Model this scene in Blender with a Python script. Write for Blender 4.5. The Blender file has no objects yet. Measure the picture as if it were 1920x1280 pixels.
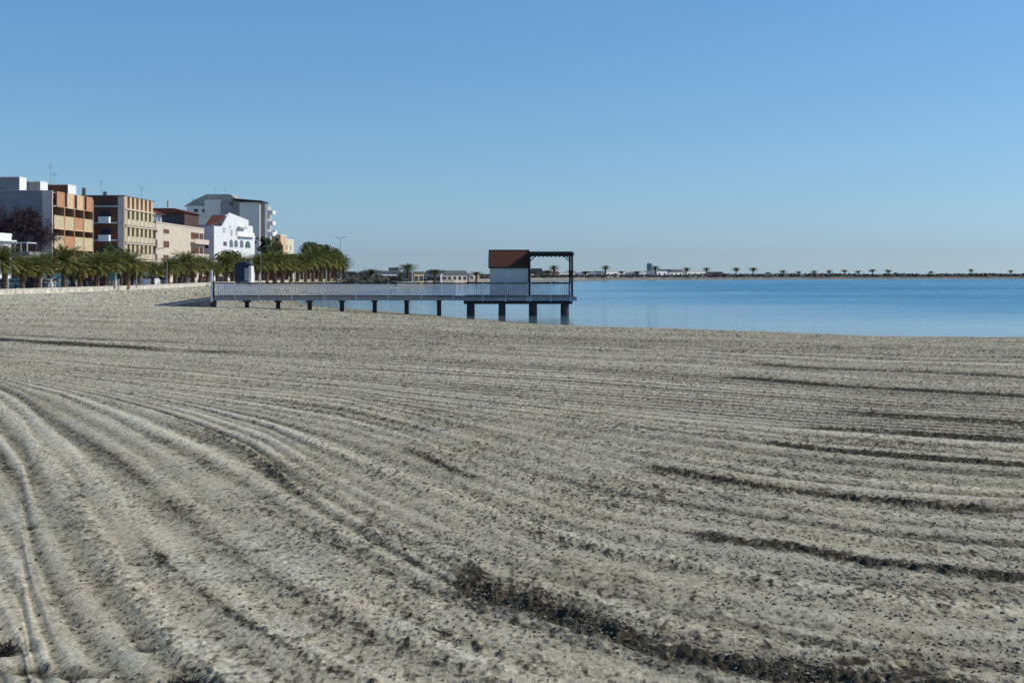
import bpy, math, random
import numpy as np
from mathutils import Vector, Matrix
random.seed(7)
R = math.radians
sc = bpy.context.scene

# ------------------------------------------------------------------ camera, sky, sun, exposure
FPX = 2667.0; CAMZ = 3.3; HY = 512.0          # focal length in photo pixels, eye height over the water, horizon row
cam = bpy.data.cameras.new("camera"); camo = bpy.data.objects.new("camera", cam); sc.collection.objects.link(camo)
camo.location = (0, 0, CAMZ); camo.rotation_euler = (R(90), 0, 0)
cam.sensor_width = 36.0; cam.lens = 36.0 * FPX / 1920.0
cam.shift_y = -(640 - HY) / 1920.0
cam.clip_start = 0.1; cam.clip_end = 40000
sc.camera = camo

SUN_EL = R(36); SUN_AZ = R(82)                # azimuth measured from the view direction (+Y) towards +X
w = bpy.data.worlds.new("World"); sc.world = w; w.use_nodes = True
nt = w.node_tree; bg = nt.nodes['Background']
sky = nt.nodes.new('ShaderNodeTexSky'); sky.sky_type = 'NISHITA'; sky.sun_disc = False
sky.sun_elevation = SUN_EL; sky.sun_rotation = SUN_AZ
sky.air_density = 1.0; sky.dust_density = 0.6; sky.ozone_density = 2.5; sky.altitude = 0
# clear winter air: bluer than the model's horizon; tint varies gently with elevation only
geo = nt.nodes.new('ShaderNodeTexCoord'); sep = nt.nodes.new('ShaderNodeSeparateXYZ'); rmp = nt.nodes.new('ShaderNodeValToRGB'); mlt = nt.nodes.new('ShaderNodeMix')
mlt.data_type = 'RGBA'; mlt.blend_type = 'MULTIPLY'; mlt.inputs[0].default_value = 1.0
nt.links.new(geo.outputs['Generated'], sep.inputs[0]); nt.links.new(sep.outputs['Z'], rmp.inputs[0])
SKYT = [(0.0, (1.0, 1.42, 2.2)), (.014, (.80, 1.15, 1.86)), (.06, (.76, 1.09, 1.54)), (.115, (.75, 1.08, 1.43)), (.19, (.75, 1.13, 1.46)), (.5, (.72, 1.0, 1.3))]
for i, (p_, c_) in enumerate(SKYT):
    e_ = rmp.color_ramp.elements[i] if i < 2 else rmp.color_ramp.elements.new(p_)
    e_.position = p_; e_.color = (*c_, 1)
nt.links.new(sky.outputs[0], mlt.inputs[6]); nt.links.new(rmp.outputs[0], mlt.inputs[7])
nt.links.new(mlt.outputs[2], bg.inputs[0]); bg.inputs[1].default_value = 0.085
sl = bpy.data.lights.new("sun", 'SUN'); sl.energy = 3.2; sl.angle = R(0.5); sl.color = (1.0, 0.94, 0.83)
so = bpy.data.objects.new("sun", sl); sc.collection.objects.link(so)
sd = Vector((math.sin(SUN_AZ) * math.cos(SUN_EL), math.cos(SUN_AZ) * math.cos(SUN_EL), math.sin(SUN_EL)))
so.rotation_euler = sd.to_track_quat('Z', 'Y').to_euler(); so.location = (60, 40, 60)
sc.view_settings.view_transform = 'Standard'; sc.view_settings.look = 'None'
sc.view_settings.exposure = 0.0; sc.view_settings.gamma = 1.0

# ------------------------------------------------------------------ helpers
def wx(px, Y): return (px - 960.0) / FPX * Y
def wz(py, Y): return CAMZ - (py - HY) / FPX * Y

def mat(name, col, rough=0.8, var=0.15, scale=1.0, metal=0.0, col2=None, bump=0.0, spec=0.3, stretch=(1, 1, 1), coord='Object'):
    m = bpy.data.materials.new(name); m.use_nodes = True; n = m.node_tree; b = n.nodes['Principled BSDF']
    b.inputs['Roughness'].default_value = rough; b.inputs['Metallic'].default_value = metal
    b.inputs['Specular IOR Level'].default_value = spec
    tc = n.nodes.new('ShaderNodeTexCoord'); mp = n.nodes.new('ShaderNodeMapping'); mp.inputs['Scale'].default_value = stretch
    no = n.nodes.new('ShaderNodeTexNoise'); no.inputs['Scale'].default_value = scale; no.inputs['Detail'].default_value = 6
    rp = n.nodes.new('ShaderNodeValToRGB'); rp.color_ramp.elements[0].position = 0.3; rp.color_ramp.elements[1].position = 0.7
    c2 = col2 if col2 else tuple(c * (1 - var) for c in col)
    c1 = col if col2 else tuple(min(1, c * (1 + var * 0.5)) for c in col)
    rp.color_ramp.elements[0].color = (*c2, 1); rp.color_ramp.elements[1].color = (*c1, 1)
    n.links.new(tc.outputs[coord], mp.inputs[0]); n.links.new(mp.outputs[0], no.inputs[0])
    n.links.new(no.outputs[0], rp.inputs[0]); n.links.new(rp.outputs[0], b.inputs['Base Color'])
    if bump:
        bp = n.nodes.new('ShaderNodeBump'); bp.inputs['Strength'].default_value = bump; bp.inputs['Distance'].default_value = 0.02
        n.links.new(no.outputs[0], bp.inputs['Height']); n.links.new(bp.outputs[0], b.inputs['Normal'])
    return m

class MB:
    def __init__(s): s.v = []; s.f = []
    def poly(s, pts):
        i = len(s.v); s.v += [tuple(p) for p in pts]; s.f.append(tuple(range(i, i + len(pts)))); return s
    def box(s, x0, x1, y0, y1, z0, z1):
        i = len(s.v)
        s.v += [(x0,y0,z0),(x1,y0,z0),(x1,y1,z0),(x0,y1,z0),(x0,y0,z1),(x1,y0,z1),(x1,y1,z1),(x0,y1,z1)]
        s.f += [(i,i+3,i+2,i+1),(i+4,i+5,i+6,i+7),(i,i+1,i+5,i+4),(i+1,i+2,i+6,i+5),(i+2,i+3,i+7,i+6),(i+3,i,i+4,i+7)]; return s
    def tube(s, a, b, r0, r1=None, n=8):
        r1 = r0 if r1 is None else r1; a = Vector(a); b = Vector(b); d = (b - a).normalized()
        u = d.orthogonal().normalized(); v = d.cross(u); i = len(s.v)
        for c, r in ((a, r0), (b, r1)):
            for k in range(n):
                t = 2 * math.pi * k / n; s.v.append(tuple(c + (u * math.cos(t) + v * math.sin(t)) * r))
        for k in range(n): s.f.append((i + k, i + (k + 1) % n, i + n + (k + 1) % n, i + n + k))
        s.f.append(tuple(i + k for k in reversed(range(n)))); s.f.append(tuple(i + n + k for k in range(n))); return s
    def bar(s, a, b, wd, h):
        a = Vector(a); b = Vector(b); d = (b - a).normalized(); side = d.cross(Vector((0, 0, 1)))
        if side.length < 1e-3: side = Vector((1, 0, 0))
        side = side.normalized() * wd / 2; up = side.cross(d).normalized() * h / 2; i = len(s.v)
        for c in (a, b):
            for p in (-side - up, side - up, side + up, -side + up): s.v.append(tuple(c + p))
        s.f += [(i,i+1,i+2,i+3),(i+7,i+6,i+5,i+4),(i,i+4,i+5,i+1),(i+1,i+5,i+6,i+2),(i+2,i+6,i+7,i+3),(i+3,i+7,i+4,i)]; return s
    def prism(s, prof, axis, a, b):
        """extrude 2-D profile along an axis: axis 'x' -> prof (y,z); 'y' -> prof (x,z)"""
        i = len(s.v); n = len(prof)
        for t in (a, b):
            for p in prof: s.v.append((t, p[0], p[1]) if axis == 'x' else (p[0], t, p[1]))
        for k in range(n): s.f.append((i + k, i + (k + 1) % n, i + n + (k + 1) % n, i + n + k))
        s.f.append(tuple(i + k for k in reversed(range(n)))); s.f.append(tuple(i + n + k for k in range(n))); return s
    def build(s, name, m, parent=None, loc=None):
        me = bpy.data.meshes.new(name); me.from_pydata(s.v, [], s.f)
        import bmesh
        if len(s.f) < 20000:
            bm = bmesh.new(); bm.from_mesh(me); bmesh.ops.recalc_face_normals(bm, faces=bm.faces); bm.to_mesh(me); bm.free()
        for mm in (m if isinstance(m, (list, tuple)) else [m]): me.materials.append(mm)
        o = bpy.data.objects.new(name, me); sc.collection.objects.link(o)
        if parent: o.parent = parent
        if loc: o.location = loc
        return o

def tag(o, label=None, cat=None, group=None, kind=None):
    if label: o['label'] = label
    if cat: o['category'] = cat
    if group: o['group'] = group
    if kind: o['kind'] = kind
    return o
def thing(name, label, cat, loc=(0, 0, 0), rz=0.0, group=None):
    o = bpy.data.objects.new(name, None); sc.collection.objects.link(o); o.location = loc; o.rotation_euler = (0, 0, rz)
    o.empty_display_size = 0.3
    return tag(o, label, cat, group)
def copy_tree(o, loc, rz, sca, label, parent=None):
    c = o.copy(); sc.collection.objects.link(c); c.parent = parent
    if parent is None: c.location = loc; c.rotation_euler = (0, 0, rz); c.scale = sca if isinstance(sca, tuple) else (sca,) * 3
    if label: c['label'] = label
    for ch in [x for x in sc.objects if x.parent == o]: copy_tree(ch, None, None, None, None, c)
    return c
ORD = ['first','second','third','fourth','fifth','sixth','seventh','eighth','ninth','tenth','eleventh','twelfth','thirteenth','fourteenth',
 'fifteenth','sixteenth','seventeenth','eighteenth','nineteenth','twentieth','twenty-first','twenty-second','twenty-third','twenty-fourth',
 'twenty-fifth','twenty-sixth','twenty-seventh','twenty-eighth','twenty-ninth','thirtieth','thirty-first','thirty-second','thirty-third']

def hsh(ix, iy, seed):
    h = (ix.astype(np.int64) * 374761393 + iy.astype(np.int64) * 668265263 + seed * 974634777) & 0xFFFFFFFF
    h = ((h ^ (h >> 13)) * 1274126177) & 0xFFFFFFFF
    h = ((h ^ (h >> 16)) * 2246822519) & 0xFFFFFFFF
    return ((h ^ (h >> 15)) & 0xFFFFFF).astype(np.float32) / float(0xFFFFFF)
def vn(x, y, seed):
    ix = np.floor(x); iy = np.floor(y); fx = (x - ix).astype(np.float32); fy = (y - iy).astype(np.float32)
    fx = fx * fx * (3 - 2 * fx); fy = fy * fy * (3 - 2 * fy)
    a = hsh(ix, iy, seed); b = hsh(ix + 1, iy, seed); c = hsh(ix, iy + 1, seed); d = hsh(ix + 1, iy + 1, seed)
    return (a * (1 - fx) + b * fx) * (1 - fy) + (c * (1 - fx) + d * fx) * fy
def sstep(a, b, x):
    t = np.clip((x - a) / (b - a), 0, 1); return t * t * (3 - 2 * t)

# ------------------------------------------------------------------ terrain shape
SHORE = [(900,40),(300,56),(120,65),(60,69),(35,70.5),(26,72),(20.5,72.6),(18.6,73.2),(17.2,76.2),(14,80),(10,83.5),(3.8,88.5),(-2.3,101),(-5.7,110),(-9.5,119),
         (-18,138),(-23,155),(-26.5,178),(-27,215),(-25,262),(-21,330),(-12,470),(8,610),(40,672),(95,715),(160,762),(302,838),(600,930),(2500,1300)]
WPOLY = np.array(SHORE + [(9000, 1300), (9000, 40)], dtype=np.float64)
def shore_dist(X, Y):
    """distance to the shore, positive on land"""
    d2 = np.full(X.shape, 1e18); ins = np.zeros(X.shape, bool); n = len(WPOLY)
    for i in range(n):
        ax, ay = WPOLY[i]; bx, by = WPOLY[(i + 1) % n]; ex, ey = bx - ax, by - ay
        if i < len(SHORE) - 1:
            t = np.clip(((X - ax) * ex + (Y - ay) * ey) / (ex * ex + ey * ey), 0, 1)
            d2 = np.minimum(d2, (X - ax - t * ex) ** 2 + (Y - ay - t * ey) ** 2)
        c = ((ay > Y) != (by > Y))
        if ay != by: ins ^= c & (X < ex * (Y - ay) / (ey) + ax)
    d = np.where(ins, -np.sqrt(d2), np.sqrt(d2))
    return d + np.where(Y < 300, 1.5 * (vn(X * .10, Y * .10, 201) - .5) + .7 * (vn(X * .4, Y * .4, 202) - .5), 0) * np.exp(-np.abs(d) / 12.0)
def base_height(X, Y, d):
    h = np.where(d > 0, 1.3 * (1 - np.exp(-d / 22.0)), np.maximum(d * 0.055, -2.5))
    h = h + np.where(d > 0, 0.25 * np.exp(-(X ** 2 + Y ** 2) / 900.0), 0)
    far = (d > 0) & (Y > 500)
    return h
def gz(x, y):
    X = np.array([float(x)]); Y = np.array([float(y)]); return float(base_height(X, Y, shore_dist(X, Y))[0])

# rake and tyre lines of the beach cleaner, surveyed as lines on the sand (columns, rows)
CURV = [
 [(0,596),(733,618),(1040,636),(1280,645),(1547,665),(1913,681)],
 [(0,616),(330,634),(700,646),(1000,660),(1353,682),(1580,700),(1913,718)],
 [(0,630),(250,642),(413,658),(640,678),(940,700),(1280,725),(1580,752),(1920,772)],
 [(0,642),(300,664),(640,696),(1000,733),(1280,762),(1480,780),(1680,792),(1920,808)],
 [(0,652),(300,678),(640,712),(1000,758),(1280,795),(1430,813),(1527,825),(1713,840),(1920,855)],
 [(0,661),(300,697),(640,728),(740,753),(873,785),(1000,812),(1187,857),(1280,873),(1413,898),(1547,915),(1713,933),(1920,946)],
 [(0,668),(283,718),(500,758),(640,790),(750,823),(840,862),(1007,925),(1100,955),(1280,988),(1480,1017),(1647,1047),(1920,1072)],
 [(0,674),(200,714),(367,755),(500,800),(600,862),(700,920),(850,985),(1000,1040),(1280,1118),(1447,1163),(1580,1187),(1920,1230)],
 [(0,680),(100,702),(283,752),(367,783),(467,828),(533,883),(600,930),(700,990),(827,1065),(907,1100),(1073,1150),(1273,1215),(1613,1270),(1920,1312)],
 [(0,688),(110,722),(213,770),(300,822),(367,863),(483,932),(633,1015),(780,1090),(900,1145),(1100,1215),(1280,1268),(1500,1330),(1920,1400)],
 [(0,700),(33,715),(123,780),(227,852),(320,932),(420,1012),(520,1082),(640,1152),(800,1225),(1000,1305),(1400,1400),(1920,1520)],
 [(0,735),(43,775),(83,840),(133,900),(160,962),(217,1050),(275,1130),(333,1193),(433,1257),(600,1350),(1000,1480),(1920,1700)],
 [(0,830),(40,900),(60,990),(100,1090),(160,1180),(250,1262),(400,1350),(700,1500),(1920,1900)],
]
CK = [np.array(c, float) for c in CURV]
def curve_row(k, px):
    c = CK[k]; y = np.interp(px, c[:, 0], c[:, 1])
    sr = (c[-1, 1] - c[-2, 1]) / (c[-1, 0] - c[-2, 0]); sl_ = (c[1, 1] - c[0, 1]) / (c[1, 0] - c[0, 0]) * 0.35
    y = np.where(px > c[-1, 0], c[-1, 1] + (px - c[-1, 0]) * sr, y)
    return np.where(px < c[0, 0], c[0, 1] + np.maximum(px - c[0, 0], -900) * 0.03, y)
KH = (CAMZ - 1.5) * FPX
TW = [2.3, 2.3, 1.5, 1.0, 1.2, 1.3, .9, .6, .45, .45, .45, .4]
def track_u(X, Y):
    px = 960 + FPX * X / Y; py = HY + KH / Y
    u = np.zeros(X.shape); prev = None
    for k in range(len(CK)):
        c = curve_row(k, px)
        if prev is None: u = -np.maximum(KH / np.minimum(py, c) .clip(1) * 0 + (Y - KH / (c - HY)), 0) / 9.0
        else: u = u + TW[k - 1] * np.clip((py - prev) / np.maximum(c - prev, 3), 0, 1)
        prev = c
    u = u + .4 * np.maximum(py - prev, 0) / 150.0
    return u, px, py
# dark rows of turned damp sand: curve, from column, to column, strength, half width (m)
ROWS = [(0,1380,2300,.75,.36),(1,1345,2400,1.0,.26),(1,-300,340,1.0,.5),(1,330,480,.6,.4),(2,1560,2400,.9,.26),(2,1280,1400,.35,.2),(3,1640,2400,1.0,.24),(3,1480,2400,.8,.2),(3.5,1430,2400,.6,.18),
        (4,1410,2500,1.0,.17),(5,1180,1900,1.0,.15),(5,740,1000,.35,.12),(6,1270,2600,1.0,.15),(6,740,930,.55,.12),(8,815,2200,1.0,.25),(8,280,640,.55,.12),(8,640,815,.35,.14),
        (9,420,900,.3,.08),(10,150,1000,.3,.09),(10.5,230,900,.45,.06),(11,20,420,.3,.08),(7,1000,1500,.2,.08),(6.5,950,1500,.22,.1),(5.5,1000,1500,.2,.08),(0.5,-200,500,.35,.3),(9.5,640,1100,.35,.07),(2.5,600,1000,.15,.15),(4.5,650,1200,.25,.1)]
def row_mask(X, Y, px, noise_a):
    m = np.zeros(X.shape, np.float32)
    for (k, a, b, st, wd) in ROWS:
        k0 = int(k); fr = k - k0
        c = curve_row(k0, px)
        if fr: c = c * (1 - fr) + curve_row(k0 + 1, px) * fr
        Yc = KH / (c - HY)
        c2 = curve_row(k0, px + 4)
        if fr: c2 = c2 * (1 - fr) + curve_row(k0 + 1, px + 4) * fr
        Yc2 = KH / (c2 - HY)
        Xc = (px - 960) / FPX * Yc; Xc2 = (px + 4 - 960) / FPX * Yc2
        dx, dy = Xc2 - Xc, Yc2 - Yc; ln = np.sqrt(dx * dx + dy * dy)
        dist = np.abs((X - Xc) * (-dy) + (Y - Yc) * dx) / ln
        wn = wd * (.74 if k > 7 else 1.0) * (0.45 + 1.0 * noise_a)
        mm = np.exp(-(dist / wn) ** 2) * sstep(a, a + 70, px) * (1 - sstep(b - 90, b, px)) * st
        m = np.maximum(m, mm)
    return m

# ------------------------------------------------------------------ sand sheet
def grid_mesh(name, X, Y, Z, attrs, m):
    nr, ncl = X.shape; me = bpy.data.meshes.new(name)
    co = np.stack([X, Y, Z], -1).reshape(-1, 3).astype(np.float32)
    me.vertices.add(nr * ncl); me.vertices.foreach_set('co', co.ravel())
    i = np.arange(nr * ncl).reshape(nr, ncl)
    q = np.stack([i[:-1, :-1], i[:-1, 1:], i[1:, 1:], i[1:, :-1]], -1).reshape(-1, 4)
    me.loops.add(q.size); me.loops.foreach_set('vertex_index', q.ravel().astype(np.int32))
    me.polygons.add(len(q)); me.polygons.foreach_set('loop_start', (np.arange(len(q)) * 4).astype(np.int32))
    try: me.polygons.foreach_set('loop_total', np.full(len(q), 4, np.int32))
    except Exception: pass
    for an, arr in attrs.items():
        at = me.attributes.new(an, 'FLOAT', 'POINT'); at.data.foreach_set('value', arr.reshape(-1).astype(np.float32))
    me.update(calc_edges=True); me.validate()
    me.polygons.foreach_set('use_smooth', np.ones(len(me.polygons), bool))
    me.materials.append(m)
    o = bpy.data.objects.new(name, me); sc.collection.objects.link(o); return o

def sand_material():
    m = bpy.data.materials.new('beach_sand'); m.use_nodes = True; n = m.node_tree; L = n.links; b = n.nodes['Principled BSDF']
    b.inputs['Roughness'].default_value = 0.95; b.inputs['Specular IOR Level'].default_value = 0.12
    def att(nm): a = n.nodes.new('ShaderNodeAttribute'); a.attribute_name = nm; return a.outputs['Fac']
    def math_(op, a, bb, c=None):
        x = n.nodes.new('ShaderNodeMath'); x.operation = op
        for i, vv in enumerate((a, bb, c)):
            if vv is None: continue
            if isinstance(vv, (int, float)): x.inputs[i].default_value = vv
            else: L.new(vv, x.inputs[i])
        return x.outputs[0]
    tc = n.nodes.new('ShaderNodeTexCoord').outputs['Object']
    def noise(s, det=2, rg=0.6):
        x = n.nodes.new('ShaderNodeTexNoise'); x.inputs['Scale'].default_value = s; x.inputs['Detail'].default_value = det
        x.inputs['Roughness'].default_value = rg; L.new(tc, x.inputs[0]); return x
    g1 = noise(70, 3, 0.8).outputs[0]; g2 = noise(14, 4, 0.75).outputs[0]; g3 = noise(2.4, 5, 0.8).outputs[0]
    tone = att('tone'); speck = att('speck')
    t = math_('ADD', tone, math_('MULTIPLY', math_('SUBTRACT', g1, 0.5), 0.55))
    t = math_('ADD', t, math_('MULTIPLY', math_('SUBTRACT', g2, 0.5), 0.45))
    t = math_('ADD', t, math_('MULTIPLY', math_('SUBTRACT', g3, 0.5), 0.18))
    t = math_('ADD', t, speck)
    rp = n.nodes.new('ShaderNodeValToRGB'); e = rp.color_ramp.elements
    e[0].position = 0.0; e[0].color = (0.050, 0.042, 0.027, 1); e[1].position = 1.0; e[1].color = (0.74, 0.68, 0.50, 1)
    for p, c in ((0.22, (0.16, 0.14, 0.098, 1)), (0.5, (0.365, 0.33, 0.225, 1)), (0.75, (0.54, 0.485, 0.35, 1))):
        q = e.new(p); q.color = c
    L.new(t, rp.inputs[0])
    # faint warm / cool drifts of differently coloured grains
    hu = noise(0.9, 3, 0.6).outputs[0]; mx = n.nodes.new('ShaderNodeMix'); mx.data_type = 'RGBA'; mx.blend_type = 'MULTIPLY'
    hr = n.nodes.new('ShaderNodeValToRGB'); hr.color_ramp.elements[0].color = (1.03, 0.995, 0.96, 1); hr.color_ramp.elements[1].color = (0.97, 1.0, 1.025, 1)
    hr.color_ramp.elements[0].position = 0.35; hr.color_ramp.elements[1].position = 0.65
    L.new(hu, hr.inputs[0]); mx.inputs[0].default_value = 1.0; L.new(rp.outputs[0], mx.inputs[6]); L.new(hr.outputs[0], mx.inputs[7])
    L.new(mx.outputs[2], b.inputs['Base Color'])
    bp = n.nodes.new('ShaderNodeBump'); bp.inputs['Strength'].default_value = 0.7; bp.inputs['Distance'].default_value = 0.006; L.new(g1, bp.inputs['Height'])
    bp2 = n.nodes.new('ShaderNodeBump'); bp2.inputs['Strength'].default_value = 0.6; bp2.inputs['Distance'].default_value = 0.02; L.new(g2, bp2.inputs['Height'])
    L.new(bp.outputs[0], bp2.inputs['Normal']); L.new(bp2.outputs[0], b.inputs['Normal'])
    return m
M_sand = sand_material()

PRINTS = [(50,978,.13,.05,.05,20),(2,1208,.16,.10,.07,70),(340,1273,.14,.10,.08,10),(88,1255,.16,.06,.04,-20),(40,1248,.12,.05,.04,30),(155,1258,.1,.06,.03,0),
          (1725,1242,.11,.06,.045,10),(1728,1252,.1,.04,.035,10),(1880,943,.20,.09,.05,0),(268,1206,.09,.05,.03,40),(1590,1234,.09,.03,.02,0),(1620,1232,.12,.03,.02,0)]
def sand_fields(X, Y, detail=True):
    d = shore_dist(X, Y); Z = base_height(X, Y, d); u, px, py = track_u(np.asarray(X), np.asarray(Y).clip(2.5))
    v = (X - Y) / 1.414
    ww = u + .06 * (vn(X * .22, Y * .22, 3) - .5) + .012 * (vn(X * .9, Y * .9, 4) - .5)
    s1 = vn(ww * 1.9, v * .03, 11); s2 = vn(ww * 3.6, v * .05, 12); s3 = sstep(.12, .88, vn(ww * 8.3, v * .05, 13)); s4 = vn(ww * 17.0, v * .12, 14)
    tine = .5 + .5 * np.sin(6.2832 * (ww * 3.6 + .5 * vn(ww * .8, v * .04, 18))); s3 = .40 * s3 + .60 * (1 - np.abs(2 * tine - 1) ** 1.0 * .0) * tine
    f3 = sstep(62, 34, Y); f2 = sstep(110, 55, Y); f4 = sstep(24, 12, Y)
    cont = .45 + .75 * vn(X * .25, Y * .18, 17)                     # some grooves are sharper than others
    left_ = sstep(1500, 500, px)
    s3 = .5 + (s3 - .5) * (.70 + .30 * left_)
    streak = .5 + (.16 * (s1 - .5) + .28 * f2 * (s2 - .5) + .62 * f3 * (s3 - .5) + .20 * f4 * (s4 - .5)) * cont * 1.2
    rough = sstep(.38, .66, .45 * s2 + .25 * s3 + .3 * vn(X * .8, Y * .8, 15))
    land = sstep(0.0, 3.0, d); tracked = sstep(130, 60, Y)
    patch = vn(X * 1.1, Y * .9, 21) * .6 + vn(X * 3.1, Y * 2.9, 22) * .4
    rm = row_mask(X, Y, px, patch)
    lump = vn(X * 9, Y * 9, 31); lump2 = vn(X * 17, Y * 17, 32); lump3 = vn(X * 34, Y * 34, 33); big = vn(X * 3.2, Y * 3.2, 34)
    left = sstep(700, 200, px)                                   # smoother, drier sand to the left
    amp = (.22 + .6 * rough) * (1 - .5 * left)
    relief = (.028 + .004 * left) * (streak - .5) * tracked
    relief += .004 * amp * (lump - .5) + .007 * amp * (lump2 - .5) + .010 * amp * (lump3 - .5) + .004 * (big - .5)
    relief += .05 * (vn(X * .45, Y * .45, 35) - .5) * sstep(10, 40, Y)
    thr = sstep(.45, .75, .35 * lump + .35 * lump2 + .3 * lump3)
    relief += rm * (.004 + .022 * thr + .020 * (lump3 - .4) - .012 * sstep(.6, .3, lump))
    clod = sstep(.70, .9, .4 * vn(X * 14, Y * 14, 36) + .6 * vn(X * 27, Y * 27, 37)) * (.2 + rough)
    relief += .011 * clod * (1 - .7 * left)
    tone = .63 + 1.0 * (streak - .5) * (.35 + .65 * tracked) - .10 * rough + .10 * left * (s2 - .3)
    tone += .05 * left - .06 * sstep(900, 1900, px) * sstep(60, 20, Y)
    edge = sstep(.37, .60, patch * .30 + lump2 * .35 + lump3 * .30 + .18 * rm)
    edge = np.maximum(edge, sstep(12, 22, Y) * (.45 + .5 * patch)); tone -= rm ** .8 * (edge * .66 + .08)
    tone -= .26 * np.exp(-np.maximum(d, 0) / 2.6) * (d > 0) * (.6 + .8 * vn(X * .3, Y * .3, 41))
    tone += .14 * sstep(60, 140, Y) * sstep(6, 25, d)
    # grains and shell bits; one random value per vertex keeps the sand speckled where the sheet's cells are larger than the grains
    fr_ = sstep(7, 26, Y)
    speck = (hsh(np.floor(X * 75), np.floor(Y * 22), 51) - .5) * (.24 + .20 * fr_)
    sp_ = np.zeros_like(speck)
    for i_, (c_, kk, am, th_) in enumerate(((.018, 2.6, .36, .66), (.034, 3.0, .32, .69), (.07, 3.2, .16, .74))):
        nz = vn(X / c_ + .3 * vn(X * 3, Y * 3, 95 + i_), Y / (c_ * kk), 54 + i_)
        sp_ -= am * sstep(th_, th_ + .14, nz); sp_ += am * .35 * sstep(.22, .08, nz)
    speck = speck + sp_ * (.34 + .6 * rough + .9 * np.clip(.55 - streak, 0, .4) + .25 * (1 - left))
    for (cx, cy, a, b_, dep, rot) in PRINTS:
        Yc = KH / (cy - HY); Xc = (cx - 960) / FPX * Yc; c, s_ = math.cos(R(rot)), math.sin(R(rot))
        dx, dy = X - Xc, Y - Yc; e = ((dx * c + dy * s_) / a) ** 2 + ((-dx * s_ + dy * c) / (b_ * 1.6)) ** 2
        g = np.exp(-e * 1.4); rim = np.exp(-((np.sqrt(e) - 1.25) / .3) ** 2)
        relief += -.45 * dep * g * (.7 + .6 * lump2) + .006 * rim; tone -= .45 * g  # hollows darkened in colour for their shade as well as the damp
    Z = Z + relief * (.25 + .75 * land)
    return Z, np.clip(tone, 0.02, 1), speck * land, d, rm, streak

NR, NC = 1250, 2040
tt = np.concatenate([np.linspace(1 / 1.3, 1 / 4.55, 150), np.linspace(1 / 4.5, 1 / 260.0, NR - 150)])[:, None]
ang = np.concatenate([np.linspace(-1.9, -1.01, 60), np.linspace(-1.0, -.502, 260), np.linspace(-.5, .5, NC - 640), np.linspace(.502, 1.0, 260), np.linspace(1.01, 1.9, 60)])[None, :]
Yg = np.repeat(1 / tt, NC, 1); Xg = Yg * ang
Zg, tone, speck, dg, rmk, streakg = sand_fields(Xg, Yg)
sand = grid_mesh('sand', Xg, Yg, Zg, {'tone': tone, 'speck': speck}, M_sand); tag(sand, kind='structure')
# coarse sand / land all round, a little lower than the raked sheet
def coarse(name, xs, ys, drop, m, cut=None):
    Xc, Yc = np.meshgrid(xs, ys); d = shore_dist(Xc, Yc); Z = base_height(Xc, Yc, d) - drop
    if cut is not None: Z = np.where(cut(Xc, Yc, d), -3.0, Z)
    t = np.full(Z.shape, .52) + .1 * (vn(Xc * .05, Yc * .05, 61) - .5)
    return grid_mesh(name, Xc, Yc, Z, {'tone': t, 'speck': t * 0}, m)
xs = np.concatenate([np.linspace(-4000, -300, 20), np.linspace(-280, 280, 160), np.linspace(300, 4000, 60)])
ys = np.concatenate([np.linspace(-300, -20, 12), np.linspace(-10, 258, 70), np.linspace(262, 1100, 220), np.linspace(1150, 4000, 20)])
ng = coarse('ground', xs, ys, 0.10, M_sand, cut=lambda X, Y, d: (X > 20) & (d > 110) & (Y > 500)); tag(ng, kind='structure')

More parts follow.
